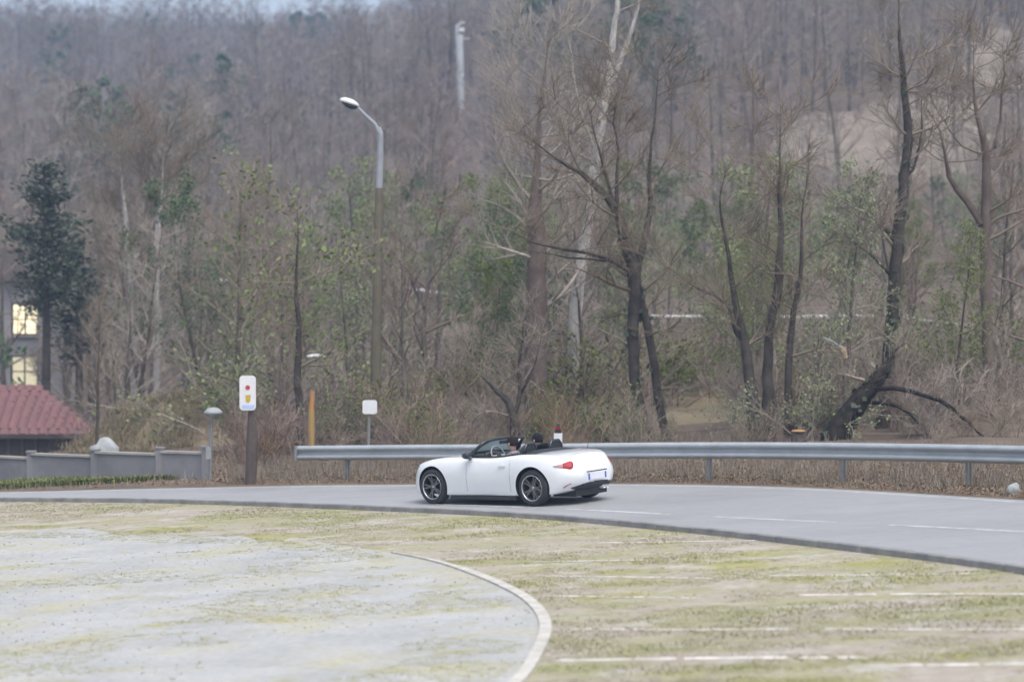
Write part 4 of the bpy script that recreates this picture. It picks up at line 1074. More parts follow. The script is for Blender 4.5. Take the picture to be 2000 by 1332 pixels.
# cockpit opening
def rrect(x0, x1, y0, rad, n=6):
    pts = []
    for (cx, cy, a0) in ((x1 - rad, y0 - rad, 0), (x0 + rad, y0 - rad, 90), (x0 + rad, -y0 + rad, 180), (x1 - rad, -y0 + rad, 270)):
        for k in range(n + 1): a = R(a0 + 90 * k / n); pts.append((cx + rad * math.cos(a), cy + rad * math.sin(a)))
    return pts
mb = MB(); pr = rrect(-.80, .38, .668, .14); n = len(pr)
mb.add([(x, y, .30) for x, y in pr] + [(x, y, 1.3) for x, y in pr], [(k, (k + 1) % n, n + (k + 1) % n, n + k) for k in range(n)] + [tuple(range(n - 1, -1, -1)), tuple(range(n, 2 * n))]); cutter(mb, M['black'])
# plate recess
mb = MB().box((-2.03, 0, .475), (.16, .58, .175)); cutter(mb, M['paint'])
dg = bpy.context.evaluated_depsgraph_get(); dg.update()
body_me = bpy.data.meshes.new_from_object(tmp.evaluated_get(dg), preserve_all_data_layers=False, depsgraph=dg)
for c in cutters: bpy.data.objects.remove(c)
bpy.data.objects.remove(tmp)
body_me.name = 'body'
bm = bmesh.new(); bm.from_mesh(body_me)
bvh = BVHTree.FromBMesh(bm)
nmat = len(body_me.materials); print('body materials', [m.name for m in body_me.materials], len(bm.faces))
# doors: faces of the flank between the shut lines become objects of their own
def split_faces(bm, test):
    src = bm.copy(); keep = [f for f in src.faces if not test(f)]; bmesh.ops.delete(src, geom=keep, context='FACES'); 
    bmesh.ops.delete(bm, geom=[f for f in bm.faces if test(f)], context='FACES'); return src
def smooth_mesh(bm, name, mats, angle=38):
    me = bpy.data.meshes.new(name); bm.to_mesh(me)
    for m_ in mats: me.materials.append(m_)
    me.polygons.foreach_set('use_smooth', [True] * len(me.polygons)); me.set_sharp_from_angle(angle=R(angle)); return me
bmats = list(body_me.materials)
car = bpy.data.objects.new('sports_car', None); COL.objects.link(car)
tag(car, 'white open top two seat sports car driving away to the left on the road', 'car')
def is_paint(f): return f.material_index < nmat and bmats[f.material_index] == M['paint']
for sgn in (1, -1):
    def test(f, sgn=sgn):
        c = f.calc_center_median(); return is_paint(f) and -.67 < c.x < .33 and c.y * sgn > .70 and c.z > .215 and abs(f.normal.y) > .25
    d = split_faces(bm, test)
    dm = smooth_mesh(d, 'door', bmats); dobj = link('door', dm, None, car)
    hit, nrm_, _, _ = bvh.ray_cast(Vector((-.50, 1.3 * sgn, .70)), Vector((0, -sgn, 0)))
    for xx in (-.672, .332):
        pts_ = [bvh.ray_cast(Vector((xx, 1.3 * sgn, z_)), Vector((0, -sgn, 0)))[0] for z_ in np.linspace(.24, .80, 10)]
        pts_ = [p_ for p_ in pts_ if p_]
        if len(pts_) > 3: MB().tube(pts_, .003, 4).build('shut_line', M['black'], dobj)
    if hit: MB().box(hit + Vector((0, .012 * sgn, 0)), (.16, .03, .028)).build('handle', M['paint'], dobj)
    d.free()
def test(f):
    c = f.calc_center_median(); return is_paint(f) and -1.84 < c.x < -1.27 and abs(c.y) < .56 and c.z > .86 and f.normal.z > .5
d = split_faces(bm, test); link('boot_lid', smooth_mesh(d, 'boot_lid', bmats), None, car); d.free()
def test(f):
    c = f.calc_center_median(); return is_paint(f) and .30 < c.x < 1.62 and abs(c.y) < .60 and c.z > .66 and f.normal.z > .5
d = split_faces(bm, test); link('bonnet', smooth_mesh(d, 'bonnet', bmats), None, car); d.free()
link('body', smooth_mesh(bm, 'body', bmats), None, car); bm.free()

def project_patch(name, outline, origin, direction, u_ax, v_ax, mat, off=.006, nx=14, ny=8, split=None, mat2=None, parent=car):
    """lay a lens on the body: a grid inside the outline (upper and lower edge functions) cast onto the shell"""
    direction = Vector(direction).normalized(); u_ax = Vector(u_ax); v_ax = Vector(v_ax); origin = Vector(origin)
    vs = []; ok = True
    us = np.linspace(outline[0][0], outline[-1][0], nx); lo = np.interp(us, [o[0] for o in outline], [o[1] for o in outline]); hi = np.interp(us, [o[0] for o in outline], [o[2] for o in outline])
    for i in range(nx):
        for j in range(ny):
            t = j / (ny - 1); p = origin + u_ax * us[i] + v_ax * (lo[i] + (hi[i] - lo[i]) * t)
            h, n_, _, _ = bvh.ray_cast(p - direction * 2, direction)
            if h is None: h = p; n_ = -direction
            if n_.dot(direction) > 0: n_ = -n_
            e = (0 if i in (0, nx - 1) or j in (0, ny - 1) else 1)
            vs.append(h + n_ * (off * (e * 1.0 + .15)))
    mb = MB()
    for i in range(nx - 1):
        for j in range(ny - 1):
            mb.mi = 1 if split is not None and us[i] < split else 0
            mb.add([vs[i * ny + j], vs[(i + 1) * ny + j], vs[(i + 1) * ny + j + 1], vs[i * ny + j + 1]], [(0, 1, 2, 3)])
    me = mb.mesh(name, [mat, mat2] if mat2 else mat, True); b2 = bmesh.new(); b2.from_mesh(me); bmesh.ops.remove_doubles(b2, verts=b2.verts, dist=1e-5); b2.to_mesh(me); b2.free(); me.polygons.foreach_set('use_smooth', [True] * len(me.polygons))
    return link(name, me, None, parent)

# tail lamps: round rear lobe, blade running forward; cast from the rear quarter
for sgn in (1, -1):
    dirv = Vector((.62, -.78 * sgn, 0)); ua = Vector((-.78, -.62 * sgn, 0)); org = Vector((-1.73, .64 * sgn, .70))
    ol = [(-.19, -.012, -.002), (-.12, -.03, .012), (-.04, -.045, .03), (.04, -.055, .052), (.09, -.072, .068), (.13, -.07, .068), (.155, -.05, .05), (.165, -.02, .02)]
    project_patch('tail_lamp', ol, org, dirv, ua, (0, 0, 1), M['red_lens'], .012, 20, 9, split=-.03, mat2=M['clear_lens'])
    ol = [(-.10, -.05, -.035), (-.05, -.022, -.004), (0, .006, .022), (.045, .025, .034)]
    project_patch('rear_reflector', ol, Vector((-1.80, .62 * sgn, .355)), dirv, ua, (0, 0, 1), M['red_lens'], .01, 8, 4)
    ol = [(-.10, -.02, .0), (0, -.03, .03), (.12, -.025, .035), (.2, .0, .03)]
    project_patch('headlight', ol, Vector((1.66, .62 * sgn, .64)), Vector((-.75, -.6 * sgn, -.3)), Vector((-.62, .75 * sgn, .12)), (0, 0, 1), M['glass'], .01, 10, 5)
# lower rear valance, diffuser and exhausts
ol = [(-.56, -.035, -.015), (-.48, -.05, .01), (-.38, -.10, .045), (0, -.11, .055), (.38, -.10, .045), (.48, -.05, .01), (.56, -.035, -.015)]
project_patch('diffuser', ol, Vector((-2.1, 0, .325)), (1, 0, 0), (0, 1, 0), (0, 0, 1), M['black'], .014, 26, 6)
for yy in (-.36, -.27):
    MB().lathe([(.036, -1.76), (.036, -1.90), (.029, -1.90), (.029, -1.76)], 14, 'X', (0, yy, .255)).build('exhaust_pipe', M['silver'], car, smooth=True)
MB().box((-1.56, 0, .20), (.5, .9, .12)).box((-.02, 0, .155), (1.55, 1.50, .07)).build('underbody', M['black'], car)
for sgn in (1, -1): MB().box((0, .775 * sgn, .135), (1.52, .06, .075)).build('sill_shade_lip', M['black'], car)  # black lip under the sills, added to deepen the shade beneath the car
# plate
h, n_, _, _ = bvh.ray_cast(Vector((-3, 0, .475)), Vector((1, 0, 0)))
px = min([h.x] + [g.x for g in (bvh.ray_cast(Vector((-3, yy_, zz_)), Vector((1, 0, 0)))[0] for yy_ in (-.26, .26, 0) for zz_ in (.42, .475, .53)) if g]) - .004
pl = MB().box((px, 0, .472), (.012, .52, .112)).build('number_plate', M['plate'], car)
for yy in (.238, -.238): MB().box((px - .0075, yy, .472), (.004, .04, .108)).build('blue_band', M['plate_blue'], pl)
MB().box((px + .0, 0, .560), (.03, .54, .018)).build('plate_lamp_strip', M['gloss_black'], car)
# high brake lamp and aerial on the tail
MB().tube([(-1.30, -.60, .88), (-1.36, -.60, 1.06)], [.006, .003], 5).build('aerial', M['black'], car)

# wheels
def make_tyre():
    w = .1025; p = [(.222, -w + .006), (.235, -w), (.275, -w - .004), (.302, -w + .012), (.3165, -w + .035), (WR, 0), (.3165, w - .035), (.302, w - .012), (.275, w + .004), (.235, w), (.222, w - .006)]
    return MB().lathe(p, 40, 'Y').mesh('tyre', M['tyre'], True)
tyre_me = make_tyre()
def make_rim():
    b = MB()
    b.lathe([(.226, .100), (.222, .092), (.205, .080), (.200, .02), (.205, -.09), (.226, -.1)], 36, 'Y')
    for k in range(10):
        a = 2 * math.pi * (k // 2) / 5 + (.17 if k % 2 else -.17) + .3
        d = Vector((math.cos(a), 0, math.sin(a))); t = Vector((-math.sin(a), 0, math.cos(a)))
        a2 = a + (-.10 if k % 2 else .10); d2 = Vector((math.cos(a2), 0, math.sin(a2)))
        p0 = d2 * .045 + Vector((0, .062, 0)); p1 = d * .215 + Vector((0, .078, 0)); w0, w1 = .017, .013
        b.add([p0 - t * w0, p0 + t * w0, p1 + t * w1, p1 - t * w1] + [p + Vector((0, -.03, 0)) for p in (p0 - t * w0, p0 + t * w0, p1 + t * w1, p1 - t * w1)], [(0, 1, 2, 3), (4, 7, 6, 5), (0, 4, 5, 1), (1, 5, 6, 2), (2, 6, 7, 3), (3, 7, 4, 0)])
    b.lathe([(0, .066), (.03, .066), (.062, .058), (.066, .03), (0, .03)], 18, 'Y')
    return b.mesh('rim', M['rim'])
rim_me = make_rim()
edge_me = MB().lathe([(.224, .0995), (.231, .104), (.224, .106), (.214, .098), (.206, .083), (.212, .085)], 36, 'Y').mesh('rim_edge', M['rim_edge'], True)
cap_me = MB().lathe([(0, .070), (.022, .069), (.026, .064), (0, .064)], 14, 'Y').mesh('hub_cap', M['rim_edge'])
disc_me = MB().lathe([(.07, .012), (.14, .012), (.14, -.012), (.07, -.012)], 30, 'Y').mesh('brake_disc', M['disc'])
def wheel(x, y, sgn, steer=0.0, spin=0.0):
    w = bpy.data.objects.new('wheel', tyre_me); COL.objects.link(w); w.parent = car; w.location = (x, y * sgn, WR)
    w.rotation_euler = (0, spin, steer + (math.pi if sgn < 0 else 0)); w.rotation_mode = 'XYZ'
    for nm, me in (('rim', rim_me), ('rim_edge', edge_me), ('hub_cap', cap_me), ('brake_disc', disc_me)):
        o = link(nm, me, None, w)
        if nm == 'brake_disc': o.location = (0, -.02, 0)
    return w
for sgn in (1, -1):
    wheel(WB, .745, sgn, R(-2), .3); wheel(-WB, .75, sgn, 0, .9)

_pre = set(car.children)
# cockpit: floor tub, dashboard, seats, wheel, screen, mirrors, hoops, folded roof
MB().box((-.02, 0, .80), (.34, 1.30, .13)).box((.0, 0, .70), (.2, 1.26, .16)).build('dashboard', M['leather'], car)
MB().tube([(-.08, .52, .872), (-.14, .42, .89), (-.16, .30, .89), (-.14, .2, .875)], [.03, .045, .045, .03], 8).build('instrument_hood', M['leather'], car)
MB().box((-.50, 0, .47), (.95, .16, .24)).build('tunnel', M['leather'], car)
def seat(y):
    s_ = MB().box((-.55, y, .36), (.50, .46, .16)).build('seat', M['leather'], car)
    b = MB(); n = 10; vs = []
    for (x, z, w, t) in ((-.76, .36, .23, .08), (-.80, .55, .245, .085), (-.845, .75, .235, .075), (-.875, .86, .17, .06), (-.89, .93, .13, .055), (-.905, 1.0, .12, .05), (-.91, 1.035, .07, .03)):
        for k in range(n):
            a = 2 * math.pi * k / n; vs.append((x + t * math.cos(a), y + w * math.copysign(abs(math.sin(a)) ** .7, math.sin(a)), z))
    b.add(vs, [(i * n + k, i * n + (k + 1) % n, (i + 1) * n + (k + 1) % n, (i + 1) * n + k) for i in range(6) for k in range(n)] + [tuple(6 * n + k for k in range(n))])
    b.build('backrest', M['leather'], s_, smooth=True)
for y in (.36, -.36): seat(y)
for y in (.36, -.36):
    MB().tube([(-1.01, y - .17, .86), (-1.0, y - .16, .98), (-.995, y - .10, 1.055), (-.995, y + .10, 1.055), (-1.0, y + .16, .98), (-1.01, y + .17, .86)], .028, 8).build('roll_hoop', M['gloss_black'], car, smooth=True)
    MB().box((-1.0, y, .955), (.025, .28, .16)).build('hoop_infill', M['black'], car)
MB().box((-1.0, 0, .96), (.012, .40, .14)).build('wind_deflector', M['glass'], car)
b = MB(); n = 9; vs = []
for i, x in enumerate(np.linspace(-.97, -1.30, 7)):
    for k in range(n):
        y = -.62 + 1.24 * k / (n - 1); e = 1 - abs(2 * k / (n - 1) - 1) ** 4; q_ = math.sin(math.pi * min(1, (i + .4) / 6.4))
        vs.append((x - .03 * (1 - e), y, .885 + .05 * e * q_ + .012 * (i < 6)))
b.add(vs, [(i * n + k, i * n + k + 1, (i + 1) * n + k + 1, (i + 1) * n + k) for i in range(6) for k in range(n - 1)]); b.build('folded_roof', M['black'], car, smooth=True)
MB().tube([(.16, -.62, .845), (-.3, -.675, .838), (-.65, -.675, .862), (-.95, -.64, .900)], .018, 6).build('door_top_trim', M['black'], car)
MB().tube([(.16, .62, .845), (-.3, .675, .838), (-.65, .675, .862), (-.95, .64, .900)], .018, 6).build('door_top_trim', M['black'], car)
# steering wheel, left hand drive
sw = bpy.data.objects.new('steering_wheel', MB().tube([(0, .178 * math.cos(2 * math.pi * k / 24), .178 * math.sin(2 * math.pi * k / 24)) for k in range(25)], .017, 7, False).mesh('steering_wheel', M['grey_leather'], True)); COL.objects.link(sw); sw.parent = car
sw.location = (-.26, .36, .845); sw.rotation_euler = (0, R(24), 0)
MB().box((0, 0, 0), (.03, .33, .03)).box((0, 0, -.08), (.026, .03, .14)).build('spokes', M['silver'], sw); MB().lathe([(0, -.03), (.055, -.025), (.06, .02), (0, .03)], 14, 'X').build('boss', M['leather'], sw)
MB().tube([(-.02, .36, .75), (-.25, .36, .80)], .03, 8).build('steering_column', M['black'], car)
# windscreen
NB = 15; lower = []; upper = []
for k in range(NB):
    t = -1 + 2 * k / (NB - 1); lower.append(Vector((.36 - .20 * abs(t) ** 2.4, .70 * t, .878 - .05 * abs(t) ** 3))); upper.append(Vector((-.04 - .07 * abs(t) ** 2.2, .555 * t, 1.125 - .03 * abs(t) ** 2.5)))
ws = MB(); rows_ = [[l.lerp(u_, s_) + Vector((.02, 0, .012)) * math.sin(math.pi * s_) for l, u_ in zip(lower, upper)] for s_ in np.linspace(0, 1, 6)]
ws.add([p for r_ in rows_ for p in r_], [(i * NB + k, i * NB + k + 1, (i + 1) * NB + k + 1, (i + 1) * NB + k) for i in range(5) for k in range(NB - 1)])
wso = ws.build('windscreen', M['glass'], car, smooth=True)
MB().tube(upper, .024, 8).build('header_rail', M['gloss_black'], wso, smooth=True)
MB().tube(lower, .018, 6).build('cowl_seal', M['black'], wso, smooth=True)
for k in (0, NB - 1):
    l_, u_ = lower[k], upper[k]; MB().tube([l_ + Vector((.06, 0, -.03)), l_ + (u_ - l_) * .35 + Vector((.012, 0, .01)), l_ + (u_ - l_) * .7 + Vector((.01, 0, .01)), u_], [.036, .032, .028, .026], 8).build('pillar', M['gloss_black'], wso, smooth=True)
MB().box((-.10, 0, 1.06), (.03, .21, .06)).build('rear_view_mirror', M['black'], wso)
# door mirrors
for sgn in (1, -1):
    m = MB(); n = 12; vs = []
    for (x, w) in ((.13, .35), (.11, .75), (.05, 1.0), (-.01, 1.0), (-.03, .86)):
        for k in range(n): a = 2 * math.pi * k / n; vs.append((x, sgn * (.875 + .09 * w * math.copysign(abs(math.cos(a)) ** .7, math.cos(a))), .885 + .062 * w * math.copysign(abs(math.sin(a)) ** .7, math.sin(a))))
    m.add(vs, [(i * n + k, i * n + (k + 1) % n, (i + 1) * n + (k + 1) % n, (i + 1) * n + k) for i in range(4) for k in range(n)] + [tuple(range(n)), tuple(4 * n + k for k in range(n))])
    mo = m.build('door_mirror', M['gloss_black'], car, smooth=True)
    MB().tube([(.06, .76 * sgn, .82), (.05, .85 * sgn, .86)], [.035, .03], 6).build('mirror_foot', M['gloss_black'], mo)

# the whole cabin sits a little further forward
for o in car.children:
    if o not in _pre: o.location.x += .22
# place it: left wheels beside the centre dashes
hx_, hy_ = Vector((-.775, .632)).normalized()
cx, cy = .0, 40.95
up = Vector((-SLOPE, 0, 1)).normalized(); fwd = Vector((hx_, hy_, SLOPE * hx_)).normalized(); left = up.cross(fwd).normalized(); fwd = left.cross(up)
mw = Matrix((( fwd.x, left.x, up.x, cx), (fwd.y, left.y, up.y, cy), (fwd.z, left.z, up.z, Tz(cx, cy) + ROAD_Z + .002), (0, 0, 0, 1)))
car.matrix_world = mw

# ------------------------------------------------------------------ the two people in it
def person(label, y, jacket, hair, driving, head_turn=0.0, dark_cap=False):
    root = bpy.data.objects.new('person', None); COL.objects.link(root); tag(root, label, 'person')
    root.matrix_world = mw @ Matrix.Translation((-.33, y, .41))
    V = []; E = []; RR = []
    def add(p, r_, parent=None):
        V.append(p); RR.append(r_); k = len(V) - 1
        if parent is not None: E.append((parent, k))
        return k
    pel = add((0, 0, .04), (.15, .13)); w = add((-.045, 0, .17), (.14, .115), pel); ch = add((-.075, 0, .34), (.165, .12), w); up_ = add((-.075, 0, .445), (.12, .085), ch)
    nk = add((-.06, 0, .52), (.055, .055), up_); hd0 = add((-.035, 0, .585), (.072, .08), nk); hd1 = add((-.03, 0, .655), (.078, .095), hd0); add((-.035, 0, .72), (.06, .072), hd1)
    for s_ in (1, -1):
        hip = add((.10, .09 * s_, .03), (.085, .085), pel); kn = add((.46, .14 * s_, .13), (.06, .06), hip); add((.70, .13 * s_, -.10), (.045, .045), kn)
        sh_ = add((-.075, .185 * s_, .425), (.06, .06), up_)
        if driving: el = add((.10, .25 * s_, .235), (.042, .042), sh_); wr = add((.305, .165 * s_, .36), (.027, .027), el)
        else: el = add((.03, .24 * s_, .20), (.042, .042), sh_); wr = add((.25, .12 * s_, .155), (.027, .027), el)
        d = Vector(V[wr]) - Vector(V[el]); d.normalize(); pm = add(tuple(Vector(V[wr]) + d * .05), (.034, .02), wr)
        for f_ in range(4):
            o_ = Vector((0, 0, .024 - .016 * f_)) if driving else Vector((0, .024 - .016 * f_, 0))
            ln = (.030, .034, .032, .026)[f_]; b0 = Vector(V[pm]) + d * .03 + o_; q1 = b0 + d * ln; q2 = q1 + (Vector((.012, -.03 * s_, 0)) if driving else Vector((.015, 0, -.025)))
            k = add(tuple(b0), (.009, .009), pm); k = add(tuple(q1), (.0085, .0085), k); add(tuple(q2), (.007, .007), k)
        th = Vector(V[pm]) + Vector((-.005, -.022 * s_, .02)); k = add(tuple(th), (.010, .010), pm); add(tuple(th + d * .03 + Vector((0, -.012 * s_, .008))), (.008, .008), k)
    # a nose
    me = bpy.data.meshes.new('body'); me.from_pydata(V, E, []); o = bpy.data.objects.new('tmp_body', me); COL.objects.link(o)
    sk = o.modifiers.new('skin', 'SKIN'); sb = o.modifiers.new('sub', 'SUBSURF'); sb.levels = 2; sb.render_levels = 2
    for k, sv in enumerate(me.skin_vertices[0].data): sv.radius = RR[k]; sv.use_root = (k == 0)
    dg = bpy.context.evaluated_depsgraph_get(); dg.update(); bmE = bpy.data.meshes.new_from_object(o.evaluated_get(dg), depsgraph=dg); bpy.data.objects.remove(o)
    bmE.name = 'body'; bmE.materials.clear()
    for m_ in (M[jacket], M['skin'], M['trousers']): bmE.materials.append(m_)
    # face: pull brow, nose and chin out of the head
    hx = -.03; 
    for vtx in bmE.vertices:
        c = vtx.co
        if c.z > .56 and c.x > hx + .03 and abs(c.y) < .05:
            c.x += .022 * math.exp(-((c.z - .628) / .016) ** 2) * math.exp(-(c.y / .014) ** 2) + .008 * math.exp(-((c.z - .575) / .02) ** 2)
    wrists = [Vector(V[k]) for k in range(len(V)) if RR[k] == (.027, .027)]
    for p in bmE.polygons:
        c = p.center; hand = any((c - q).length < .13 and c.x > q.x - .005 for q in wrists)
        p.material_index = 1 if (c.z > .53 or hand) else (2 if (c.z < .075 or (c.x > .13 and c.z < .22 and not hand and abs(c.y) < .2 and not driving)) else 0); p.use_smooth = True
    link('body', bmE, None, root)
    h = MB(); n = 16; vs = []; rows_ = 9
    for i in range(rows_):
        a = (i / (rows_ - 1)) * R(118)
        for k in range(n):
            wv = 2 * math.pi * k / n; cx_, sy_ = math.cos(wv), math.sin(wv)
            aa = a * (1.0 - .48 * max(0, cx_) ** 1.2)
            vs.append((-.042 + .108 * math.sin(aa) * cx_, .090 * math.sin(aa) * sy_, .668 + .116 * math.cos(aa)))
    h.add(vs, [(i * n + k, (i + 1) * n + k, (i + 1) * n + (k + 1) % n, i * n + (k + 1) % n) for i in range(rows_ - 1) for k in range(n)])
    h.build('hair', M[hair], root, smooth=True)
    for s_ in (1, -1):
        MB().blob((.054, .03 * s_, .655), (.009, .012, .008), 1, 0, 8, 5).build('eye', M['eye'], root, smooth=True)
        MB().blob((-.035, .086 * s_, .645), (.018, .012, .03), 1, 0, 8, 5).build('ear', M['skin'], root, smooth=True)
    return root
person('person with dark hair in a grey mauve jacket driving, hands on the steering wheel', .36, 'jacket', 'hair_brown', True)
person('person with dark hair in a pale blue jacket sitting in the passenger seat', -.36, 'jacket_blue', 'hair', False)

# ------------------------------------------------------------------ grass, leaf litter
def tuft(seed, n, h, sp, mats, w=.006):
    q = random.Random(seed); b = MB()
    for _ in range(n):
        x, y = q.gauss(0, sp), q.gauss(0, sp); a = q.uniform(0, 6.28); l = h * q.uniform(.4, 1.1); ln = q.uniform(.1, .9) * l
        d = Vector((math.cos(a), math.sin(a), 0)); s_ = Vector((-d.y, d.x, 0)) * w
        p0 = Vector((x, y, -.01)); p1 = p0 + d * ln * .35 + Vector((0, 0, l * .65)); p2 = p0 + d * ln + Vector((0, 0, l * .85))
        b.mi = 0 if q.random() < .8 or len(mats) == 1 else 1
        b.add([p0 - s_, p0 + s_, p1 + s_ * .8, p1 - s_ * .8], [(0, 1, 2, 3)]); b.add([p1 - s_ * .8, p1 + s_ * .8, p2], [(0, 1, 2)])
    return b.mesh('grass_tuft', mats)
M['bank_blade'] = material('bank_blade', (.30, .25, .16), (.21, .18, .11), scale=1.0, rough=1, spec=.1)
TUFTS = [tuft(61, 26, .055, .07, [M['straw'], M['green_blade']]), tuft(62, 30, .04, .09, [M['straw']]), tuft(63, 24, .05, .07, [M['green_blade'], M['straw']]), tuft(64, 26, .07, .08, [M['straw'], M['green_blade']])]
kerb_s = kerb_p[np.argsort(kerb_p[:, 0])]; arc_s = edge[np.argsort(edge[:, 1])]
nrng = np.random.default_rng(3)
def vnoise(x, y, s, seed):
    x = np.asarray(x) / s; y = np.asarray(y) / s; xi = np.floor(x).astype(int); yi = np.floor(y).astype(int); fx_ = x - xi; fy_ = y - yi; fx_ = fx_ ** 2 * (3 - 2 * fx_); fy_ = fy_ ** 2 * (3 - 2 * fy_)
    def hsh(a, b): h_ = (a * 374761393 + b * 668265263 + seed * 974711) & 0xffffffff; h_ = ((h_ ^ (h_ >> 13)) * 1274126177) & 0xffffffff; return (h_ & 0xffff) / 65535.0
    return (hsh(xi, yi) * (1 - fx_) + hsh(xi + 1, yi) * fx_) * (1 - fy_) + (hsh(xi, yi + 1) * (1 - fx_) + hsh(xi + 1, yi + 1) * fx_) * fy_
N_ = 150000
y = 19.5 + 30 * nrng.random(N_) ** 1.0; x = (nrng.random(N_) * 2 - 1) * (1030 / F * y + .6)
ky = np.interp(x, kerb_s[:, 0], kerb_s[:, 1]); le = np.interp(y, arc_s[:, 1], arc_s[:, 0])
inlot = (x < le + .12)
lotfar = np.interp(x, lf[::-1, 0], lf[::-1, 1])
inlot = inlot & ((y < lotfar + .1) | (x > lf[0, 0]))
dens = vnoise(x * .5, y, 1.1, 1) * .5 + vnoise(x * .5, y, .35, 2) * .5
keep = (y < ky - .12) & ~inlot & (dens > .38) & (nrng.random(N_) < .55) 
moss = inlot & (y < lotfar) & (vnoise(x * .6, y, 1.6, 5) * .6 + vnoise(x * .6, y, .5, 6) * .4 > .60) & (nrng.random(N_) < .4) & (x < le - .2)
band = inlot & (x < lf[0, 0]) & (np.abs(y - lotfar + .35 + .5 * vnoise(x, y, .8, 12)) < .55) & (nrng.random(N_) < .45); moss = moss | band
sel = np.where(keep)[0][:50000]; z = T(x, y)
green = vnoise(x * .4, y, 1.8, 9)
pk = np.where((green[sel] > .62) & (nrng.random(len(sel)) < .5), 2, nrng.choice([0, 1, 1, 3], len(sel)))
sc = nrng.uniform(.5, 1.05, len(sel)) * np.clip((dens[sel] - .25) * 2.6, .2, 1.1)
scatter('dry_grass', np.stack([x[sel], y[sel], z[sel]], 1), np.stack([0 * sc, 0 * sc, nrng.uniform(0, 6.28, len(sel))], 1), np.stack([sc * 1.0, sc * 1.0, sc * .42], 1), pk, [('grass_tuft', t) for t in TUFTS], 'short dry straw coloured grass between the lot and the kerb')
sel = np.where(moss)[0]; sc = nrng.uniform(.3, .6, len(sel))
scatter('moss', np.stack([x[sel], y[sel], z[sel] + .004], 1), np.stack([0 * sc, 0 * sc, nrng.uniform(0, 6.28, len(sel))], 1), np.stack([sc, sc, sc * .5], 1), nrng.choice([0, 2], len(sel)), [('grass_tuft', t) for t in TUFTS], 'sparse yellow grass growing through the worn lot surface')
# loose stones and fallen leaves on the lot and the bays
PEB = []
for k, (m1, sq) in enumerate((('lot', .35), ('edging', .35), ('field', .35))):
    PEB.append(MB().blob((0, 0, .006), (.022, .018, .022 * sq), 20 + k, .3, 6, 4).mesh('pebble', M[m1]))
M['fallen'] = material('fallen_leaf', (.30, .17, .08), (.24, .13, .07), scale=3, rough=.9)
lb = MB(); lb.add([(-.04, 0, .004), (0, -.024, .012), (.045, 0, .006), (0, .024, .015)], [(0, 1, 2), (0, 2, 3)]); PEB.append(lb.mesh('fallen_leaf', M['fallen']))
n_ = 4200; yy = 20 + 26 * nrng.random(n_) ** 1.3; xx = (nrng.random(n_) * 2 - 1) * (1020 / F * yy); ky_ = np.interp(xx, kerb_s[:, 0], kerb_s[:, 1]); ok = (yy < ky_ - .2) & (vnoise(xx * .6, yy, 1.3, 21) > .35); xx, yy = xx[ok], yy[ok]
sc = nrng.uniform(.3, .85, len(xx))
scatter('gravel', np.stack([xx, yy, T(xx, yy) + .006], 1), np.stack([0 * sc, 0 * sc, nrng.uniform(0, 6.28, len(xx))], 1), np.stack([sc, sc, sc], 1), nrng.choice([0, 0, 0, 1, 1, 2, 2, 2, 0, 1, 2, 3], len(xx)), [('pebble', t) for t in PEB], 'loose pale gravel and a few fallen leaves on the lot')
# verge: litter, dead grass and small stems under and behind the rail
LIT = []
for sd_ in (71, 72, 73):
    q = random.Random(sd_); b = MB()
    for _ in range(22):
        c = Vector((q.gauss(0, .16), q.gauss(0, .16), q.uniform(.0, .05))); n_ = Vector((q.gauss(0, .6), q.gauss(0, .6), 1)).normalized(); a = n_.orthogonal().normalized(); a.rotate(Matrix.Rotation(q.uniform(0, 6), 3, n_)); e = n_.cross(a); l = q.uniform(.025, .05)
        b.mi = q.choice((0, 0, 1)); b.add([c - a * l, c - e * l * .6, c + a * l, c + e * l * .6], [(0, 1, 2, 3)])
    for _ in range(4):
        c = Vector((q.gauss(0, .15), q.gauss(0, .15), 0)); d = Vector((q.gauss(0, .35), q.gauss(0, .35), 1)).normalized(); b.mi = 2; b.tube([c, c + d * q.uniform(.08, .28)], [.006, .003], 3, False)
    LIT.append(b.mesh('leaf_litter', [M['dead_leaf'], M['bank'], M['twig']]))
N_ = 16000
x = nrng.uniform(-15, 16, N_); fy = far_edge_y(x); y = fy + .45 + 12 * nrng.random(N_) ** 1.6
ok = (np.abs(x / y) < .245) & ((x / y > -.125) | (nrng.random(N_) < .12)); x, y = x[ok], y[ok]; z = T(x, y); sc = nrng.uniform(.5, 1.2, len(x)) * np.clip((y - far_edge_y(x)) / 1.6, .25, 1)
scatter('leaf_litter', np.stack([x, y, z], 1), np.stack([0 * sc, 0 * sc, nrng.uniform(0, 6.28, len(x))], 1), np.stack([sc, sc, sc], 1), nrng.integers(0, 3, len(x)), [('litter', t) for t in LIT], 'reddish leaf litter and dry stems under the guardrail')
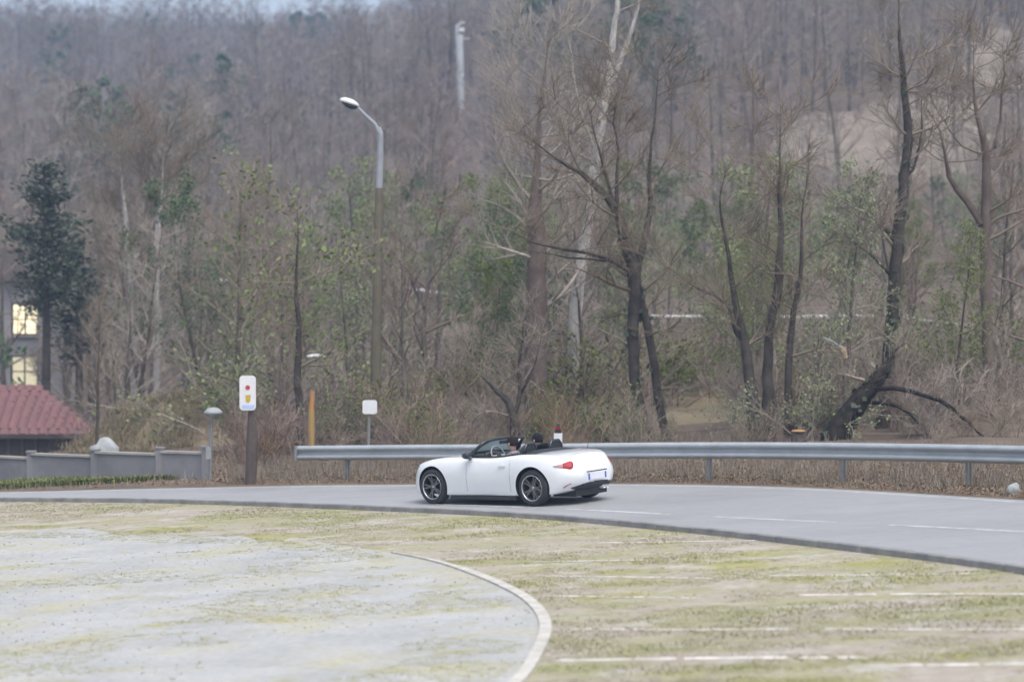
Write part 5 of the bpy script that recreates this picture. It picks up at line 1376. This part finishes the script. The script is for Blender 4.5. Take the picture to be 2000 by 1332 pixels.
# green strip in front of the low wall
LAWN = [tuft(81 + k, 30, .16, .09, [M['lawn'], M['green_blade']]) for k in range(2)]
N_ = 5200; u_ = nrng.uniform(-60, 330, N_); yy = nrng.uniform(51.0, 52.6, N_); x = (u_ - 1000) / F * yy; ok = (yy > far_edge_y(x) + .15); x, yy = x[ok], yy[ok]
wy = np.interp(x, [p.x for p in wpts], [p.y for p in wpts]); ok = yy < wy - .1; x, yy = x[ok], yy[ok]
sc = nrng.uniform(.5, 1.1, len(x)); scatter('verge_grass', np.stack([x, yy, T(x, yy)], 1), np.stack([0 * sc, 0 * sc, nrng.uniform(0, 6.28, len(x))], 1), np.stack([sc, sc, sc], 1), nrng.integers(0, 2, len(x)), [('lawn_tuft', t) for t in LAWN], 'green grass strip along the foot of the low wall')

xb, yb = nrng.uniform(-4, 4, 5200), nrng.uniform(-6.5, 6.5, 5200); ok = (xb / 3.9) ** 2 + (yb / 6.4) ** 2 < 1; bx, by = -9.7 + xb[ok], 70 + yb[ok]
eb = bpy.data.objects['earth_bank']; ebm = bmesh.new(); ebm.from_mesh(eb.data); ebt = BVHTree.FromBMesh(ebm); ebm.free()
bz = np.array([(lambda h: h.z if h else Tz(a, c))(ebt.ray_cast(Vector((a, c, 50)), Vector((0, 0, -1)))[0]) for a, c in zip(bx, by)])
sc = nrng.uniform(.8, 2.0, len(bx)); scatter('bank_grass', np.stack([bx, by, bz], 1), np.stack([0 * sc, 0 * sc, nrng.uniform(0, 6.28, len(bx))], 1), np.stack([sc * 1.5, sc * 1.5, sc * 1.4], 1), nrng.integers(0, 3, len(bx)), [('bank_tuft', tuft(91 + k, 34, .09, .09, [M['bank'], M['bank_blade']], .0028)) for k in range(3)], 'rough tan dry grass over the earth bank behind the wall')

# ------------------------------------------------------------------ air
HAZE = 0.00105
hm = bpy.data.materials.new('haze_air'); hm.use_nodes = True; hn = hm.node_tree; hn.nodes.clear()
ho = hn.nodes.new('ShaderNodeOutputMaterial'); hv = hn.nodes.new('ShaderNodeVolumePrincipled'); hv.inputs['Color'].default_value = (.48, .67, 1.0, 1); hv.inputs['Density'].default_value = HAZE; hv.inputs['Anisotropy'].default_value = 0.0
hn.links.new(hv.outputs[0], ho.inputs['Volume'])
b = MB().box((0, 290, 50), (1000, 860, 160)); haze = b.build('haze', hm); tag(haze, 'pale haze over the valley', None, None, 'stuff')
